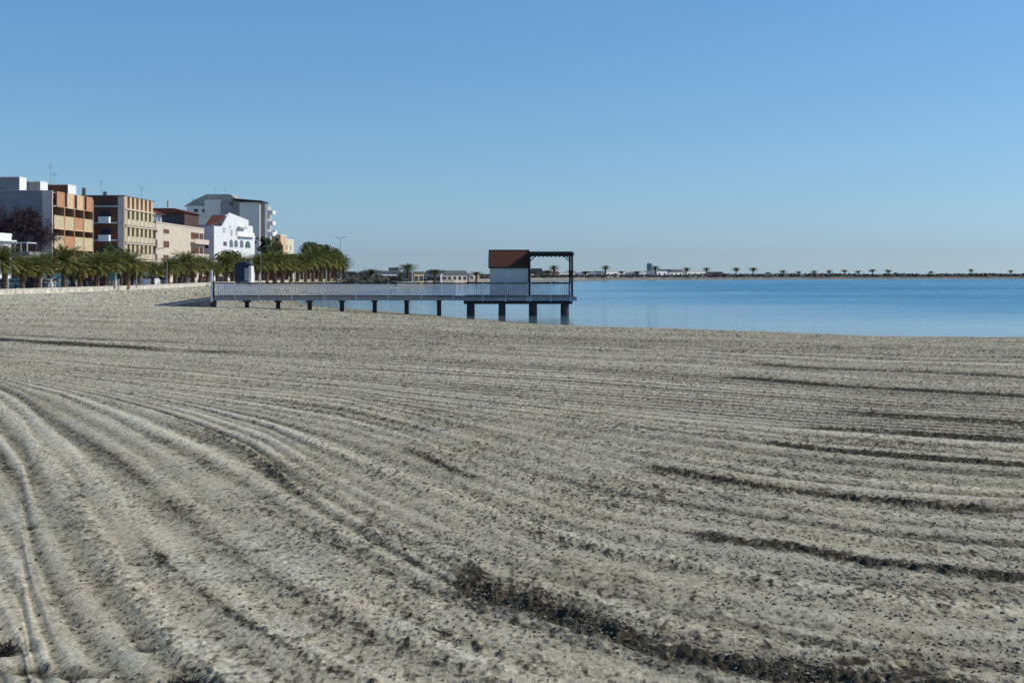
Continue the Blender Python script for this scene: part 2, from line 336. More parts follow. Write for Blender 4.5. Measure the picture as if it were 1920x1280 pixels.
# ------------------------------------------------------------------ water
def water_material():
    m = bpy.data.materials.new('lagoon_water'); m.use_nodes = True; n = m.node_tree; L = n.links; b = n.nodes['Principled BSDF']
    b.inputs['IOR'].default_value = 1.333; b.inputs['Specular IOR Level'].default_value = 0.5
    a = n.nodes.new('ShaderNodeAttribute'); a.attribute_name = 'depth'
    rp = n.nodes.new('ShaderNodeValToRGB'); e = rp.color_ramp.elements
    e[0].position = 0.0; e[0].color = (0.16, 0.145, 0.10, 1); e[1].position = 1.0; e[1].color = (0.04, 0.24, 0.38, 1)
    q = e.new(0.06); q.color = (0.19, 0.23, 0.22, 1); q = e.new(0.3); q.color = (0.11, 0.25, 0.33, 1)
    L.new(a.outputs['Fac'], rp.inputs[0]); L.new(rp.outputs[0], b.inputs['Base Color'])
    tc = n.nodes.new('ShaderNodeTexCoord'); mp = n.nodes.new('ShaderNodeMapping'); mp.inputs['Scale'].default_value = (1.0, 1.0, 1)
    mp.inputs['Rotation'].default_value = (0, 0, R(25)); L.new(tc.outputs['Object'], mp.inputs[0])
    prev = None
    c = n.nodes.new('ShaderNodeAttribute'); c.attribute_name = 'chop'
    for s, dist, st in ((3.5, .12, 1.0), (1.1, .3, 1.0), (0.3, .7, 1.0)):
        no = n.nodes.new('ShaderNodeTexNoise'); no.inputs['Scale'].default_value = s; no.inputs['Detail'].default_value = 4; L.new(mp.outputs[0], no.inputs[0])
        bp = n.nodes.new('ShaderNodeBump'); bp.inputs['Distance'].default_value = dist; L.new(no.outputs[0], bp.inputs['Height'])
        mu = n.nodes.new('ShaderNodeMath'); mu.operation = 'MULTIPLY'; mu.inputs[1].default_value = st; L.new(c.outputs['Fac'], mu.inputs[0]); L.new(mu.outputs[0], bp.inputs['Strength'])
        if prev: L.new(prev.outputs[0], bp.inputs['Normal'])
        prev = bp
    L.new(prev.outputs[0], b.inputs['Normal'])
    rr = n.nodes.new('ShaderNodeMath'); rr.operation = 'MULTIPLY_ADD'; rr.inputs[1].default_value = .27; rr.inputs[2].default_value = .04
    L.new(c.outputs['Fac'], rr.inputs[0]); L.new(rr.outputs[0], b.inputs['Roughness'])
    return m
M_water = water_material()
NRW, NCW = 700, 900
tt = np.linspace(1 / 30.0, 1 / 9000.0, NRW)[:, None]; ang = np.linspace(-1.0, 1.6, NCW)[None, :]
Yw = np.repeat(1 / tt, NCW, 1); Xw = Yw * ang; dw = shore_dist(Xw, Yw)
depth = np.clip(-base_height(Xw, Yw, dw) / 1.6, 0, 1); depth = np.where(dw > 110, 1.0, depth)
chop = sstep(12.0, 75.0, -dw) * .66 + .10; chop = np.where(dw > 0, .3, chop)
wband = .4 * vn(Xw * .012, Yw * .03, 71) + .35 * vn(Xw * .05, Yw * .10, 72) + .25 * vn(Xw * .16, Yw * .25, 73); chop = chop * (.45 + 1.1 * wband)
water = grid_mesh('water', Xw, Yw, np.zeros_like(Xw), {'depth': depth, 'chop': chop}, M_water); tag(water, kind='structure')

# ------------------------------------------------------------------ loose clods of sand in the turned rows
M_clod = mat('damp_sand_clod', (0.19, 0.17, 0.125), 0.95, col2=(0.07, 0.06, 0.042), scale=18, spec=.1)
M_clod_dry = mat('dry_sand_clod', (0.40, 0.37, 0.31), 0.95, col2=(0.2, 0.18, 0.145), scale=18, spec=.1)
rng = np.random.RandomState(5)
ICO = None
def ico():
    t = (1 + 5 ** .5) / 2
    v = np.array([(-1,t,0),(1,t,0),(-1,-t,0),(1,-t,0),(0,-1,t),(0,1,t),(0,-1,-t),(0,1,-t),(t,0,-1),(t,0,1),(-t,0,-1),(-t,0,1)]) / math.sqrt(1 + t * t)
    f = [(0,11,5),(0,5,1),(0,1,7),(0,7,10),(0,10,11),(1,5,9),(5,11,4),(11,10,2),(10,7,6),(7,1,8),(3,9,4),(3,4,2),(3,2,6),(3,6,8),(3,8,9),(4,9,5),(2,4,11),(6,2,10),(8,6,7),(9,8,1)]
    return v, np.array(f)
def scatter(name, pts, size, m, flat=.6):
    v, f = ico(); n = len(pts)
    s = size[:, None, None]; jit = 1 + .35 * (rng.rand(n, 12, 1) - .5) * 2
    th = rng.rand(n) * 6.28; c, sn = np.cos(th)[:, None], np.sin(th)[:, None]
    vv = v[None] * jit * s * np.array([1.25, .85, flat])
    x = vv[..., 0] * c - vv[..., 1] * sn; y = vv[..., 0] * sn + vv[..., 1] * c
    co = np.stack([x, y, vv[..., 2]], -1) + pts[:, None, :]
    me = bpy.data.meshes.new(name); me.vertices.add(n * 12); me.vertices.foreach_set('co', co.reshape(-1).astype(np.float32))
    ff = (f[None] + (np.arange(n) * 12)[:, None, None]).reshape(-1, 3)
    me.loops.add(ff.size); me.loops.foreach_set('vertex_index', ff.ravel().astype(np.int32)); me.polygons.add(len(ff))
    me.polygons.foreach_set('loop_start', (np.arange(len(ff)) * 3).astype(np.int32))
    try: me.polygons.foreach_set('loop_total', np.full(len(ff), 3, np.int32))
    except Exception: pass
    me.update(calc_edges=True); me.materials.append(m)
    o = bpy.data.objects.new(name, me); sc.collection.objects.link(o); return o
flat_i = np.flatnonzero((rmk > .3) & (Yg < 34) & (Yg > 5)); wgt = (rmk.ravel()[flat_i] ** 1.2) * (Yg.ravel()[flat_i] ** 1.5) * (vn(Xg * 2.3, Yg * 2.3, 81).ravel()[flat_i] > .40)
pick = rng.choice(flat_i, 6500, p=wgt / wgt.sum())
P = np.stack([Xg.ravel()[pick], Yg.ravel()[pick], Zg.ravel()[pick]], -1) + rng.randn(6500, 3) * [.03, .04, .002]
sz = .0035 + .008 * rng.rand(6500) ** 2.2; P[:, 2] += sz * .25
tag(scatter('damp_sand_clods', P, sz, M_clod), 'dark damp clods of turned sand lying along the raked rows', 'sand clods', kind='stuff')
def crumbs(name, n, m, lab, seed_, lo, sz0, sz1, ymax):
    fi = np.flatnonzero((Yg < ymax) & (Yg > 4.6)); lf = sstep(-3.5, 2.5, Xg.ravel()[fi])
    st_ = streakg.ravel()[fi]
    wt = (lo + lf) * Yg.ravel()[fi] ** 1.1 * (.15 + np.clip(.62 - st_, 0, 1) * 3) * (.2 + sstep(.35, .65, vn(Xg * 1.5, Yg * 1.5, seed_).ravel()[fi]))
    pk = rng.choice(fi, n, p=wt / wt.sum())
    P_c = np.stack([Xg.ravel()[pk], Yg.ravel()[pk], Zg.ravel()[pk]], -1) + rng.randn(n, 3) * [.012, .02, .0005]
    sz = sz0 + sz1 * rng.rand(n) ** 3; P_c[:, 2] += sz * .2
    tag(scatter(name, P_c, sz, m, .8), lab, 'sand crumbs', kind='stuff')
crumbs('dry_sand_crumbs', 16000, M_clod_dry, 'pale crumbs of dry sand strewn between the raked rows', 82, .25, .003, .010, 22)
crumbs('dark_sand_crumbs', 30000, M_clod, 'small dark crumbs and shell bits scattered over the raked sand', 83, .30, .0022, .0085, 26)

# two dark tufts of dried weed at the bottom of the view
M_weed = mat('dried_seaweed', (.035, .03, .025), .9, col2=(.012, .011, .012), scale=20)
for cx, cy, r_, lab in ((1, 1212, .075, 'dark tuft of dried seaweed on the sand at the far left edge'), (341, 1275, .085, 'dark tuft of dried seaweed on the sand at the bottom edge of the picture')):
    Yc = KH / (cy - HY); Xc = (cx - 960) / FPX * Yc; j = int(np.argmin((Xg - Xc) ** 2 + (Yg - Yc) ** 2)); zc = float(Zg.ravel()[j]); rd = random.Random(cx)
    t_ = thing('seaweed_tuft', lab, 'seaweed', (Xc, Yc, zc)); m_ = MB()
    for k in range(260):
        a = rd.uniform(0, 6.28); rr = r_ * math.sqrt(rd.random()) * .8; p = Vector((math.cos(a) * rr, math.sin(a) * rr * 1.3, rd.uniform(-.005, .03))); b_ = rd.uniform(0, 6.28); l_ = rd.uniform(.02, .06)
        q_ = p + Vector((math.cos(b_) * l_, math.sin(b_) * l_, rd.uniform(-.01, .035))); n_ = Vector((-math.sin(b_), math.cos(b_), .4)) * .005
        m_.poly([p - n_, p + n_, q_ + n_ * .4, q_ - n_ * .4])
    m_.build('fronds', M_weed, t_)

# ------------------------------------------------------------------ promenade, street and sea wall
M_pave = mat('pale_paving', (0.42, 0.39, 0.34), .85, .2, .8)
M_asph = mat('asphalt', (0.06, 0.06, 0.062), .9, .3, .5)
M_cream = mat('cream_stone', (0.62, 0.57, 0.49), .85, .4, 1.3)
M_white = mat('white_render', (0.86, 0.86, 0.84), .8, .06, .6)
M_white_paint = mat('white_paint', (0.78, 0.79, 0.80), .5, .08, 2)
PROM = [(-56, 100), (-56.5, 150), (-55.5, 180), (-54.5, 205), (-57.5, 255), (-58.5, 290), (-59, 335), (-57, 395), (-54, 440), (-50, 470)]
def strip(name, off0, off1, z, m, line=PROM, thick=.4):
    mb = MB(); n = len(line)
    for i in range(n - 1):
        (x0, y0), (x1, y1) = line[i], line[i + 1]
        mb.poly([(x0 + off1, y0, z), (x0 + off0, y0, z), (x1 + off0, y1, z), (x1 + off1, y1, z)])
        mb.poly([(x0 + off0, y0, z), (x0 + off0, y0, z - thick), (x1 + off0, y1, z - thick), (x1 + off0, y1, z)])
    return mb.build(name, m)
tag(strip('promenade', 1.2, -4.0, 1.36, M_pave), kind='structure')
tag(strip('road', -4.0, -12.5, 1.24, M_asph), kind='structure')
tag(strip('pavement', -12.5, -60.0, 1.36, M_pave), kind='structure')
# low cream wall between the sand and the promenade, ends where the palms end
mb = MB()
for i in range(len(PROM) - 1):
    (x0, y0), (x1, y1) = PROM[i], PROM[i + 1]
    mb.bar((x0 + 1.3, y0, 1.22), (x1 + 1.3, y1, 1.22), .42, .56)
wall = mb.build('sea_wall', M_cream); tag(wall, 'low cream stone wall between the sand and the palm promenade', 'wall')
mb = MB()
for i in range(len(PROM) - 1):
    (x0, y0), (x1, y1) = PROM[i], PROM[i + 1]
    mb.bar((x0 + 1.3, y0, 1.54), (x1 + 1.3, y1, 1.54), .5, .07)
mb.build('coping', mat('wall_coping', (.7, .66, .58), .8, .3, 1), wall)

# ------------------------------------------------------------------ palms
def leaf_mat(name, c1, c2, sc_=1.2):
    m = mat(name, c1, .65, col2=c2, scale=sc_, spec=.3)
    b = m.node_tree.nodes['Principled BSDF']
    return m
M_frond = leaf_mat('palm_green', (0.27, 0.27, 0.07), (0.06, 0.085, 0.024))
M_frond_y = leaf_mat('palm_yellowing', (0.27, 0.26, 0.05), (0.09, 0.095, 0.022))
M_frond_d = leaf_mat('palm_dry', (0.20, 0.13, 0.06), (0.07, 0.045, 0.02))
M_trunk = mat('palm_trunk', (0.16, 0.11, 0.075), .95, .5, 5, bump=1)
def frond(mb, az, el, L, droop, wid, nl=13, rnd=random):
    p = Vector((0, 0, 0)); ca, sa = math.cos(az), math.sin(az); pts = []
    a = el; n = nl
    for k in range(n + 1):
        pts.append((p.copy(), a)); st = L / n; a -= droop / n * (0.6 + 0.8 * k / n)
        p = p + Vector((ca * math.cos(a), sa * math.cos(a), math.sin(a))) * st
    side = Vector((-sa, ca, 0))
    for k in range(n):
        p0, a0 = pts[k]; p1, _ = pts[k + 1]; t = (k + .5) / n
        mb.poly([p0 + side * .025, p0 - side * .025, p1 - side * .02, p1 + side * .02])
        if t < .12: continue
        w_ = wid * math.sin(math.pi * min(1, t * .92 + .1)) ** .6
        fw = (p1 - p0).normalized()
        for s in (1, -1):
            for j in (0, .5):
                b0 = p0.lerp(p1, j); b1 = p0.lerp(p1, j + .36)
                up = Vector((0, 0, 1)) * rnd.uniform(-.45, .25)
                tip = b0 + (side * s * .8 + fw * .65 + up).normalized() * w_ * rnd.uniform(.8, 1.1)
                mb.poly([b0, b1, tip])
def make_palm(seed, trunk_h, rt, crown_r, nf, dry, yel, label):
    rnd = random.Random(seed)
    root = thing('palm_tree', label, 'palm tree')
    t = MB(); z = 0; nz = 12; lean = rnd.uniform(-.15, .15)
    prev = (0, 0, 0)
    for k in range(nz):
        z0 = trunk_h * k / nz; z1 = trunk_h * (k + 1) / nz
        r0 = rt * (1.15 - .25 * k / nz) * (1.12 if k % 2 else 1); 
        t.tube((lean * (k / nz) ** 2, 0, z0 - (.3 if k == 0 else 0)), (lean * ((k + 1) / nz) ** 2, 0, z1), r0, rt * (1.15 - .25 * (k + 1) / nz), 9)
    t.tube((lean, 0, trunk_h - .5), (lean, 0, trunk_h + .25), rt * 1.5, rt * .8, 9)
    t.build('trunk', M_trunk, root)
    g = MB(); y = MB(); dr = MB()
    for k in range(nf):
        q = (k + .5) / nf; el = R(82 - 100 * q) + rnd.uniform(-.12, .12); az = k * 2.39996 + rnd.uniform(-.2, .2)
        L_ = crown_r * (0.72 + .33 * math.sin(math.pi * min(1, q + .15))) * rnd.uniform(.88, 1.1)
        dst = y if q > 1 - yel else g
        frond(dst, az, el, L_, R(62) * rnd.uniform(.7, 1.2), .62, 12, rnd)
    for k in range(dry):
        frond(dr, rnd.uniform(0, 6.28), R(-35 - 40 * rnd.random()), crown_r * rnd.uniform(.45, .7), R(25), .3, 7, rnd)
    loc = (lean, 0, trunk_h + .1)
    g.build('crown', M_frond, root, loc)
    if y.f: tag(y.build('lower_fronds', M_frond_y, root, loc), 'yellowing lower fronds')
    if dr.f: tag(dr.build('dry_fronds', M_frond_d, root, loc), 'brown dead fronds hanging below the crown')
    return root
# (photo column, column-derived distance, crown top row, variant)
pb = np.array([(0,544.5),(120,541.5),(250,538),(330,534),(390,531),(470,528.5),(560,526),(640,524)])
def prom_Y(px): return 1.95 * FPX / (np.interp(px, pb[:, 0], pb[:, 1]) - HY)
palm_list = [(-22,458,0),(9,454,1),(42,472,0),(72,470,0),(120,456,1),(150,474,2),(181,468,0),(210,466,1),(237,462,2),(259,484,0),(287,488,0),(315,481,1),(328,478,0),(348,467,1),(362,481,2),(376,476,1),
             (389,484,0),(407,488,2),(424,472,1),(437,470,1),(455,476,0),(482,474,1),(500,470,0),(515,466,2),(530,470,1),(546,477,0),(558,484,2),(573,470,1),(587,461,1),(602,457,1),(617,464,0),(630,470,1),(643,479,1)]
base_px = {}
protos = {}
spec = [(11, 3.15, .34, 3.4, 84, 16, .34), (12, 3.45, .33, 3.5, 90, 12, .2), (13, 3.05, .36, 3.35, 80, 22, .5)]
looks = ['green date palm', 'dense dark green date palm', 'yellowed date palm']
for i, (px, top, vr) in enumerate(palm_list):
    Y = float(prom_Y(max(px, -30))); X = wx(px, Y); H = wz(top, Y) - 1.36
    if i == 0: lab = '%s cut by the left edge of the picture' % looks[vr]
    else: lab = '%s, %s from the left in the front promenade row' % (looks[vr], ORD[i - 1])
    if vr not in protos:
        p = make_palm(*spec[vr], lab); protos[vr] = p; o = p; tag(o, group='date palms along the promenade')
    else: o = copy_tree(protos[vr], (0, 0, 0), 0, 1, lab)
    o['label'] = lab
    s = H / (spec[vr][1] + 2.75)
    rz = random.uniform(0, 6.28)
    ws = min(s, 1.35) * random.uniform(1.05, 1.22)
    if px > 560: ws = s * 1.0
    o.location = (X, Y, 1.36); o.rotation_euler = (0, 0, rz); o.scale = (ws, ws, s)

rear = [(57,484),(92,470),(135,480),(168,474),(196,482),(224,470),(248,482),(300,490),(338,484),(398,490),(447,480),(491,478),(508,474),(522,476),(538,478),(566,474),(579,470),(594,466),(609,468),(624,472),(637,476)]
for i, (px, top) in enumerate(rear):
    vr = (i * 2 + 1) % 3; Y = float(prom_Y(px)) + random.uniform(5, 9); H = wz(top, Y) - 1.36
    o = copy_tree(protos[vr], (0, 0, 0), 0, 1, 'x'); o['label'] = '%s, %s from the left in the rear palm row' % (looks[vr], ORD[i])
    o['group'] = 'date palms of the rear row'; s = H / (spec[vr][1] + 2.75); ws = max(.8, min(s, 1.5)) * random.uniform(.95, 1.05)
    o.location = (wx(px, Y), Y, 1.36); o.rotation_euler = (0, 0, random.uniform(0, 6.28)); o.scale = (ws, ws, s)

# ------------------------------------------------------------------ pier
M_dark = mat('dark_stained_wood', (0.032, 0.028, 0.028), .6, .4, 3)
M_pale = mat('pale_painted_metal', (0.80, 0.82, 0.84), .5, .15, 2)
M_deck = mat('weathered_decking', (0.30, 0.27, 0.24), .85, .3, 2, stretch=(1, 14, 1))
M_edge = mat('pale_concrete_edge', (0.34, 0.36, 0.38), .8, .25, 1.5)
M_pile = mat('wet_concrete_pile', (0.075, 0.07, 0.065), .75, .45, 2.2)
PY = 110.0; q = PY / FPX
zr, zd = wz(530, PY), wz(556.5, PY)            # handrail top, deck top
x0, x1 = wx(397, PY), wx(1077, PY); xh0, xh1 = wx(868, PY), wx(1082, PY)
pier = thing('pier', 'long wooden bathing pier on dark piles running from sand over water', 'pier', (x0, PY, 0))
def P_(mb, name, m, parent=None): o = mb.build(name, m, parent or pier, None); o.location = (-x0, -PY, 0) if (parent is None) else (0, 0, 0); return o
mb = MB()
nx = int((xh0 - x0) / .16)
for k in range(nx):
    a = x0 + k * (xh0 - x0) / nx; mb.box(a, a + .145, PY, PY + 2.2, zd - .05, zd)
P_(mb, 'walkway_deck', M_deck)
mb = MB(); nx = int((xh1 - xh0) / .16)
for k in range(nx):
    a = xh0 + k * (xh1 - xh0) / nx; mb.box(a, a + .145, PY - .05, PY + 4.9, zd - .05, zd)
P_(mb, 'platform_deck', M_deck)
for a_, b_ in ((.02, .2), (2.0, 2.18)): P_(MB().box(x0, xh0, PY + a_, PY + b_, zd - .27, zd - .052), 'edge_beam', M_edge)
for a_, b_ in ((-.03, .15), (4.7, 4.88)): P_(MB().box(xh0, xh1 - .03, PY + a_, PY + b_, zd - .30, zd - .052), 'edge_beam', M_edge)
for a_, b_ in ((.16, .45), (4.3, 4.6)): P_(MB().box(xh0 + .05, xh1 - .35, PY + a_, PY + b_, zd - .56, zd - .31), 'platform_girder', M_dark)
def pile(px, w_, y, top, tone=M_pile):
    x = wx(px, PY); g = gz(x, y) - .6; m_ = MB()
    n = 10; m_.tube((x, y, g), (x, y, top), w_ / 2, w_ / 2 * .96, 14); m_.box(x - w_ * .62, x + w_ * .62, y - w_ * .6, y + w_ * .6, top, top + .02) if False else None
    P_(m_, 'pile', tone)
for px in (458, 517, 577, 638, 700, 760.5, 822):
    pile(px, .36, PY + 1.1, zd - .28)
    x = wx(px, PY); P_(MB().box(x - .16, x + .16, PY + .22, PY + 1.98, zd - .42, zd - .275), 'crossbeam', M_pile)
for px, w_ in ((881, .54), (941, .56), (1000, .62), (1061, .55)):
    pile(px, w_, PY + .45, zd - .57); pile(px, w_, PY + 4.3, zd - .57)
    x = wx(px, PY); P_(MB().box(x - .2, x + .2, PY + .47, PY + 4.28, zd - .57, zd - .32), 'crossbeam', M_dark)
# railings
def rail_run(pts_x, y, z0=zd, z1=zr):
    for a, b in zip(pts_x[:-1], pts_x[1:]):
        m_ = MB(); n = max(2, int(round((b - a) / .155)))
        for k in range(1, n): xx = a + (b - a) * k / n; m_.box(xx - .024, xx + .024, y - .02, y + .02, z0 + .09, z1 - .09)
        P_(m_, 'baluster_panel', M_pale)
    P_(MB().box(pts_x[0], pts_x[-1], y - .045, y + .045, z1 - .09, z1), 'handrail', M_dark)
    P_(MB().box(pts_x[0], pts_x[-1], y - .03, y + .03, z0 + .02, z0 + .09), 'bottom_rail', M_dark)
    for xx in pts_x:
        P_(MB().box(xx - .028, xx + .028, y - .10, y - .046, z0 - .36, z1 - .005), 'rail_post', M_pale)
fx = [wx(p, PY) for p in (399, 441, 486, 547, 608, 668, 728, 790, 850, 905, 948, 990)]
rail_run(fx, PY + .06)
rail_run([f for f in fx[:9]], PY + 2.14)
rail_run([wx(p, PY) for p in (995, 1033, 1070)], PY + .06)
rail_run([wx(p, PY) for p in (868, 905, 948, 990, 1033, 1070)], PY + 4.8)
xr = wx(1073, PY)
m_ = MB()
for k in range(1, 30): yy = PY + .06 + k * 4.74 / 30; m_.box(xr - .018, xr + .018, yy - .018, yy + .018, zd + .09, zr - .09)
P_(m_, 'baluster_panel', M_pale); P_(MB().box(xr - .045, xr + .045, PY + .11, PY + 4.75, zr - .09, zr), 'handrail', M_dark)
P_(MB().box(xr - .03, xr + .03, PY + .11, PY + 4.75, zd + .02, zd + .09), 'bottom_rail', M_dark)
# entrance gate post, taller than the rail
for yy in (PY - .02,):
    P_(MB().box(x0 - .07, x0 + .07, yy - .07, yy + .07, zd - .4, wz(506, PY)), 'gate_post', M_pale)
P_(MB().box(x0 + .10, x0 + .2, PY - .05, PY + .05, zd - .1, wz(527, PY)), 'gate_post', M_dark)
# ramp from the sand up to the pier
xr0 = wx(288, PY); zs = gz(xr0, PY + 1)
ramp = thing('ramp', 'grey boarded ramp rising from the sand to the left end of the pier', 'ramp', (xr0, PY, 0))
m_ = MB(); N = 34
for k in range(N):
    t0, t1 = k / N, (k + .92) / N; xa, xb = xr0 + (x0 - xr0) * t0, xr0 + (x0 - xr0) * t1; za, zb = zs + .04 + (zd - zs - .04) * t0, zs + .04 + (zd - zs - .04) * t1
    m_.bar((xa, PY + 1.1, za), (xb, PY + 1.1, zb), 2.1, .05)
o = m_.build('ramp_boards', M_deck, ramp); o.location = (-xr0, -PY, 0)
for yy in (PY + .02, PY + 2.18):
    o = MB().bar((xr0, yy, zs - .10), (x0 - .02, yy, zd - .14), .09, .2).build('ramp_side', M_edge, ramp); o.location = (-xr0, -PY, 0)
o = MB().prism([(xr0 + .6, zs - .3), (x0 - .1, zs - .3), (x0 - .1, zd - .2), (xr0 + .6, zs - .08)], 'y', PY + .12, PY + 2.1).build('ramp_infill', M_deck, ramp); o.location = (-xr0, -PY, 0)
for t_ in (.97,):
    xx = xr0 + (x0 - xr0) * t_; o = MB().box(xx - .1, xx + .1, PY + .2, PY + 2.0, zs - .4, zs + (zd - zs) * t_ - .12).build('ramp_support', M_pile, ramp); o.location = (-xr0, -PY, 0)

# hut on the platform
hx0, hx1 = wx(918.5, PY), wx(990, PY); zE, zR = wz(500.5, PY), wz(469, PY)
hy0, hy1 = PY + .55, PY + 4.1; hy0r = PY + .22; hym = (hy0 + hy1) / 2
M_board = mat('white_boards', (0.80, 0.82, 0.84), .6, .1, 1.5)
def board_bump(m, scale=6.5):
    n = m.node_tree; L = n.links; tc = n.nodes.new('ShaderNodeTexCoord'); wv = n.nodes.new('ShaderNodeTexWave'); wv.bands_direction = 'Z'; wv.wave_profile = 'SAW'
    wv.inputs['Scale'].default_value = scale / 6.283; bp = n.nodes.new('ShaderNodeBump'); bp.inputs['Distance'].default_value = .03
    L.new(tc.outputs['Object'], wv.inputs[0]); L.new(wv.outputs[0], bp.inputs['Height']); L.new(bp.outputs[0], n.nodes['Principled BSDF'].inputs['Normal'])
board_bump(M_board, 6.283 * 5)
M_roof = mat('brown_roof_boards', (0.09, 0.034, 0.018), .75, .35, 3, stretch=(.4, 8, 8))
hut = thing('beach_hut', 'small white boarded hut with a dark brown sloping roof on the pier', 'hut', (hx0, hy0, zd))
def H_(mb, name, m): o = mb.build(name, m, hut); o.location = (-hx0, -hy0, -zd); return o
m_ = MB(); m_.box(hx0, hx1, hy0, hy1, zd, zE)
m_.prism([(hy0, zE + .001), (hy1, zE + .001), (hym, zR - .12)], 'x', hx0 + .002, hx1 - .002)
H_(m_, 'wall', M_board)
m_ = MB(); nb_ = 13; bh = (zE - zd - .06) / nb_
for k in range(nb_):
    z_ = zd + .03 + k * bh; m_.box(hx0 - .02, hx1 + .02, hy0 - .028, hy0 - .002, z_, z_ + bh - .022)
H_(m_, 'front_cladding', M_board)
sl_f = (zR - zE) / (hym - hy0r)
m_ = MB()
for (ya, yb) in ((hy0r, hym), (hy1 + .33, hym)):
    m_.bar(((hx0 + hx1) / 2, ya, zE), ((hx0 + hx1) / 2, yb, zR), hx1 - hx0 + .16, .07)
H_(m_, 'roof', M_roof)
m_ = MB(); 
H_(MB().box(hx0 - .09, hx1 + .09, hy0r - .05, hy0r + .02, zE - .10, zE + .03), 'fascia_board', M_dark)
H_(MB().box(hx0 - .09, hx1 + .09, hym - .08, hym + .08, zR + .0, zR + .07), 'ridge_board', M_dark)
for xx in (hx0 - .11, hx1 + .11):
    m_ = MB(); m_.bar((xx, hy0r, zE + .0), (xx, hym - .06, zR), .045, .16); m_.bar((xx, hy1 + .33, zE), (xx, hym + .06, zR), .045, .16); H_(m_, 'verge_board', M_dark)
H_(MB().box(hx1 + .003, hx1 + .05, hy0 + 1.1, hy0 + 2.0, zd + .03, zd + 2.05), 'door', M_dark)

# pergola
zP = wz(473.5, PY); px0, px1 = wx(993, PY), wx(1073, PY)
perg = thing('pergola', 'dark timber pergola of posts and rafters at the seaward end of the pier', 'pergola', (px0, PY, zd))
def G_(mb, name, m=None): o = mb.build(name, m or M_dark, perg); o.location = (-px0, -PY, -zd); return o
for xx in (px0, px1):
    for yy in (PY + .22, PY + 4.55):
        G_(MB().box(xx - .075, xx + .075, yy - .075, yy + .075, zd, zP - .24), 'post')
for yy in (PY + .22, PY + 4.55):
    G_(MB().box(px0 - .15, px1 + .12, yy - .07, yy + .07, zP - .24, zP - .04), 'beam')
G_(MB().box(px0 - .05, px1 + .14, PY - .02, PY + .10, zP - .12, zP), 'front_board')
m_ = MB()
for k in range(46):
    ya = PY + .11 + k * (4.74 / 46); m_.box(px0 - .1, px1 + .1, ya, ya + .085, zP + .061, zP + .085)
G_(m_, 'slat_cover')
nr_ = 11
for k in range(nr_):
    xx = px0 + .12 + (px1 - px0 - .16) * k / (nr_ - 1)
    G_(MB().box(xx - .045, xx + .045, PY + .105, PY + 4.85, zP - .035, zP + .09 - .03), 'rafter')
    
for k in range(nr_):
    xx = px0 + .12 + (px1 - px0 - .16) * k / (nr_ - 1)
    G_(MB().box(xx - .05, xx + .05, PY + .12, PY + .148, zP - .36, zP - .04), 'rafter_end')
for xx, s in ((px0 + .09, 1), (px1 - .09, -1)):
    G_(MB().bar((xx, PY + .22, zP - .62), (xx + s * .38, PY + .22, zP - .24), .06, .07), 'brace')
    G_(MB().bar((xx, PY + 4.55, zP - .62), (xx + s * .38, PY + 4.55, zP - .24), .06, .07), 'brace')

# ------------------------------------------------------------------ buildings
M_glass = mat('dark_window', (0.03, 0.035, 0.045), .15, .2, 1, spec=.6)
M_brick_o = mat('orange_brick', (0.55, 0.29, 0.16), .85, .25, 3)
M_tan = mat('tan_panel', (0.74, 0.50, 0.31), .85, .15, 1.2)
M_olive = mat('ochre_panel', (0.62, 0.51, 0.31), .85, .2, 1.2)
M_brown = mat('brown_brick', (0.15, 0.07, 0.045), .9, .3, 3)
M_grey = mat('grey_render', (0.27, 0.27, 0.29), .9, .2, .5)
M_beige = mat('beige_render', (0.68, 0.59, 0.46), .85, .1, .4)
M_ltgrey = mat('light_grey_render', (0.50, 0.50, 0.49), .85, .12, .5)
M_tile = mat('red_roof_tiles', (0.20, 0.07, 0.045), .85, .4, 4)
M_pinkish = mat('pale_pink_render', (0.70, 0.58, 0.50), .85, .1, .5)
M_greyroof = mat('grey_roof', (0.16, 0.17, 0.18), .8, .3, 2)
G0 = 1.3
def bld(name, label, loc, rz=0, cat='building'): return thing(name, label, cat, loc, rz)
def part(p, mb, name, m, lab=None):
    o = mb.build(name, m, p)
    if lab: o['label'] = lab
    return o
def aerial(p, x, y, z, h):
    m_ = MB(); m_.tube((x, y, z), (x, y, z + h), .022, .02, 5)
    for k, l in ((.95, .5), (.86, .7), (.74, .9)): m_.bar((x - l / 2, y, z + h * k), (x + l / 2, y, z + h * k), .03, .03)
    part(p, m_, 'aerial', M_greyroof)
def window_on(p, x, y0, y1, z0, z1, arch=False, glass=None, frame=None):
    """window in a wall that faces +X at local x"""
    if arch:
        prof = [(y0, z0), (y1, z0)] + [((y0 + y1) / 2 + (y1 - y0) / 2 * math.cos(t), z1 - (y1 - y0) / 2 + (y1 - y0) / 2 * math.sin(t)) for t in np.linspace(0, math.pi, 9)]
        w_ = part(p, MB().prism(prof, 'x', x - .02, x + .03), 'window', glass or M_glass)
    else: w_ = part(p, MB().box(x - .02, x + .03, y0, y1, z0, z1), 'window', glass or M_glass)
    fr = MB().box(x + .031, x + .06, y0, y1, z0 - .08, z0).box(x + .031, x + .055, (y0 + y1) / 2 - .03, (y0 + y1) / 2 + .03, z0 + .002, z1 - (.4 if arch else .002))
    fr.build('frame', frame or M_white, w_)
    return w_

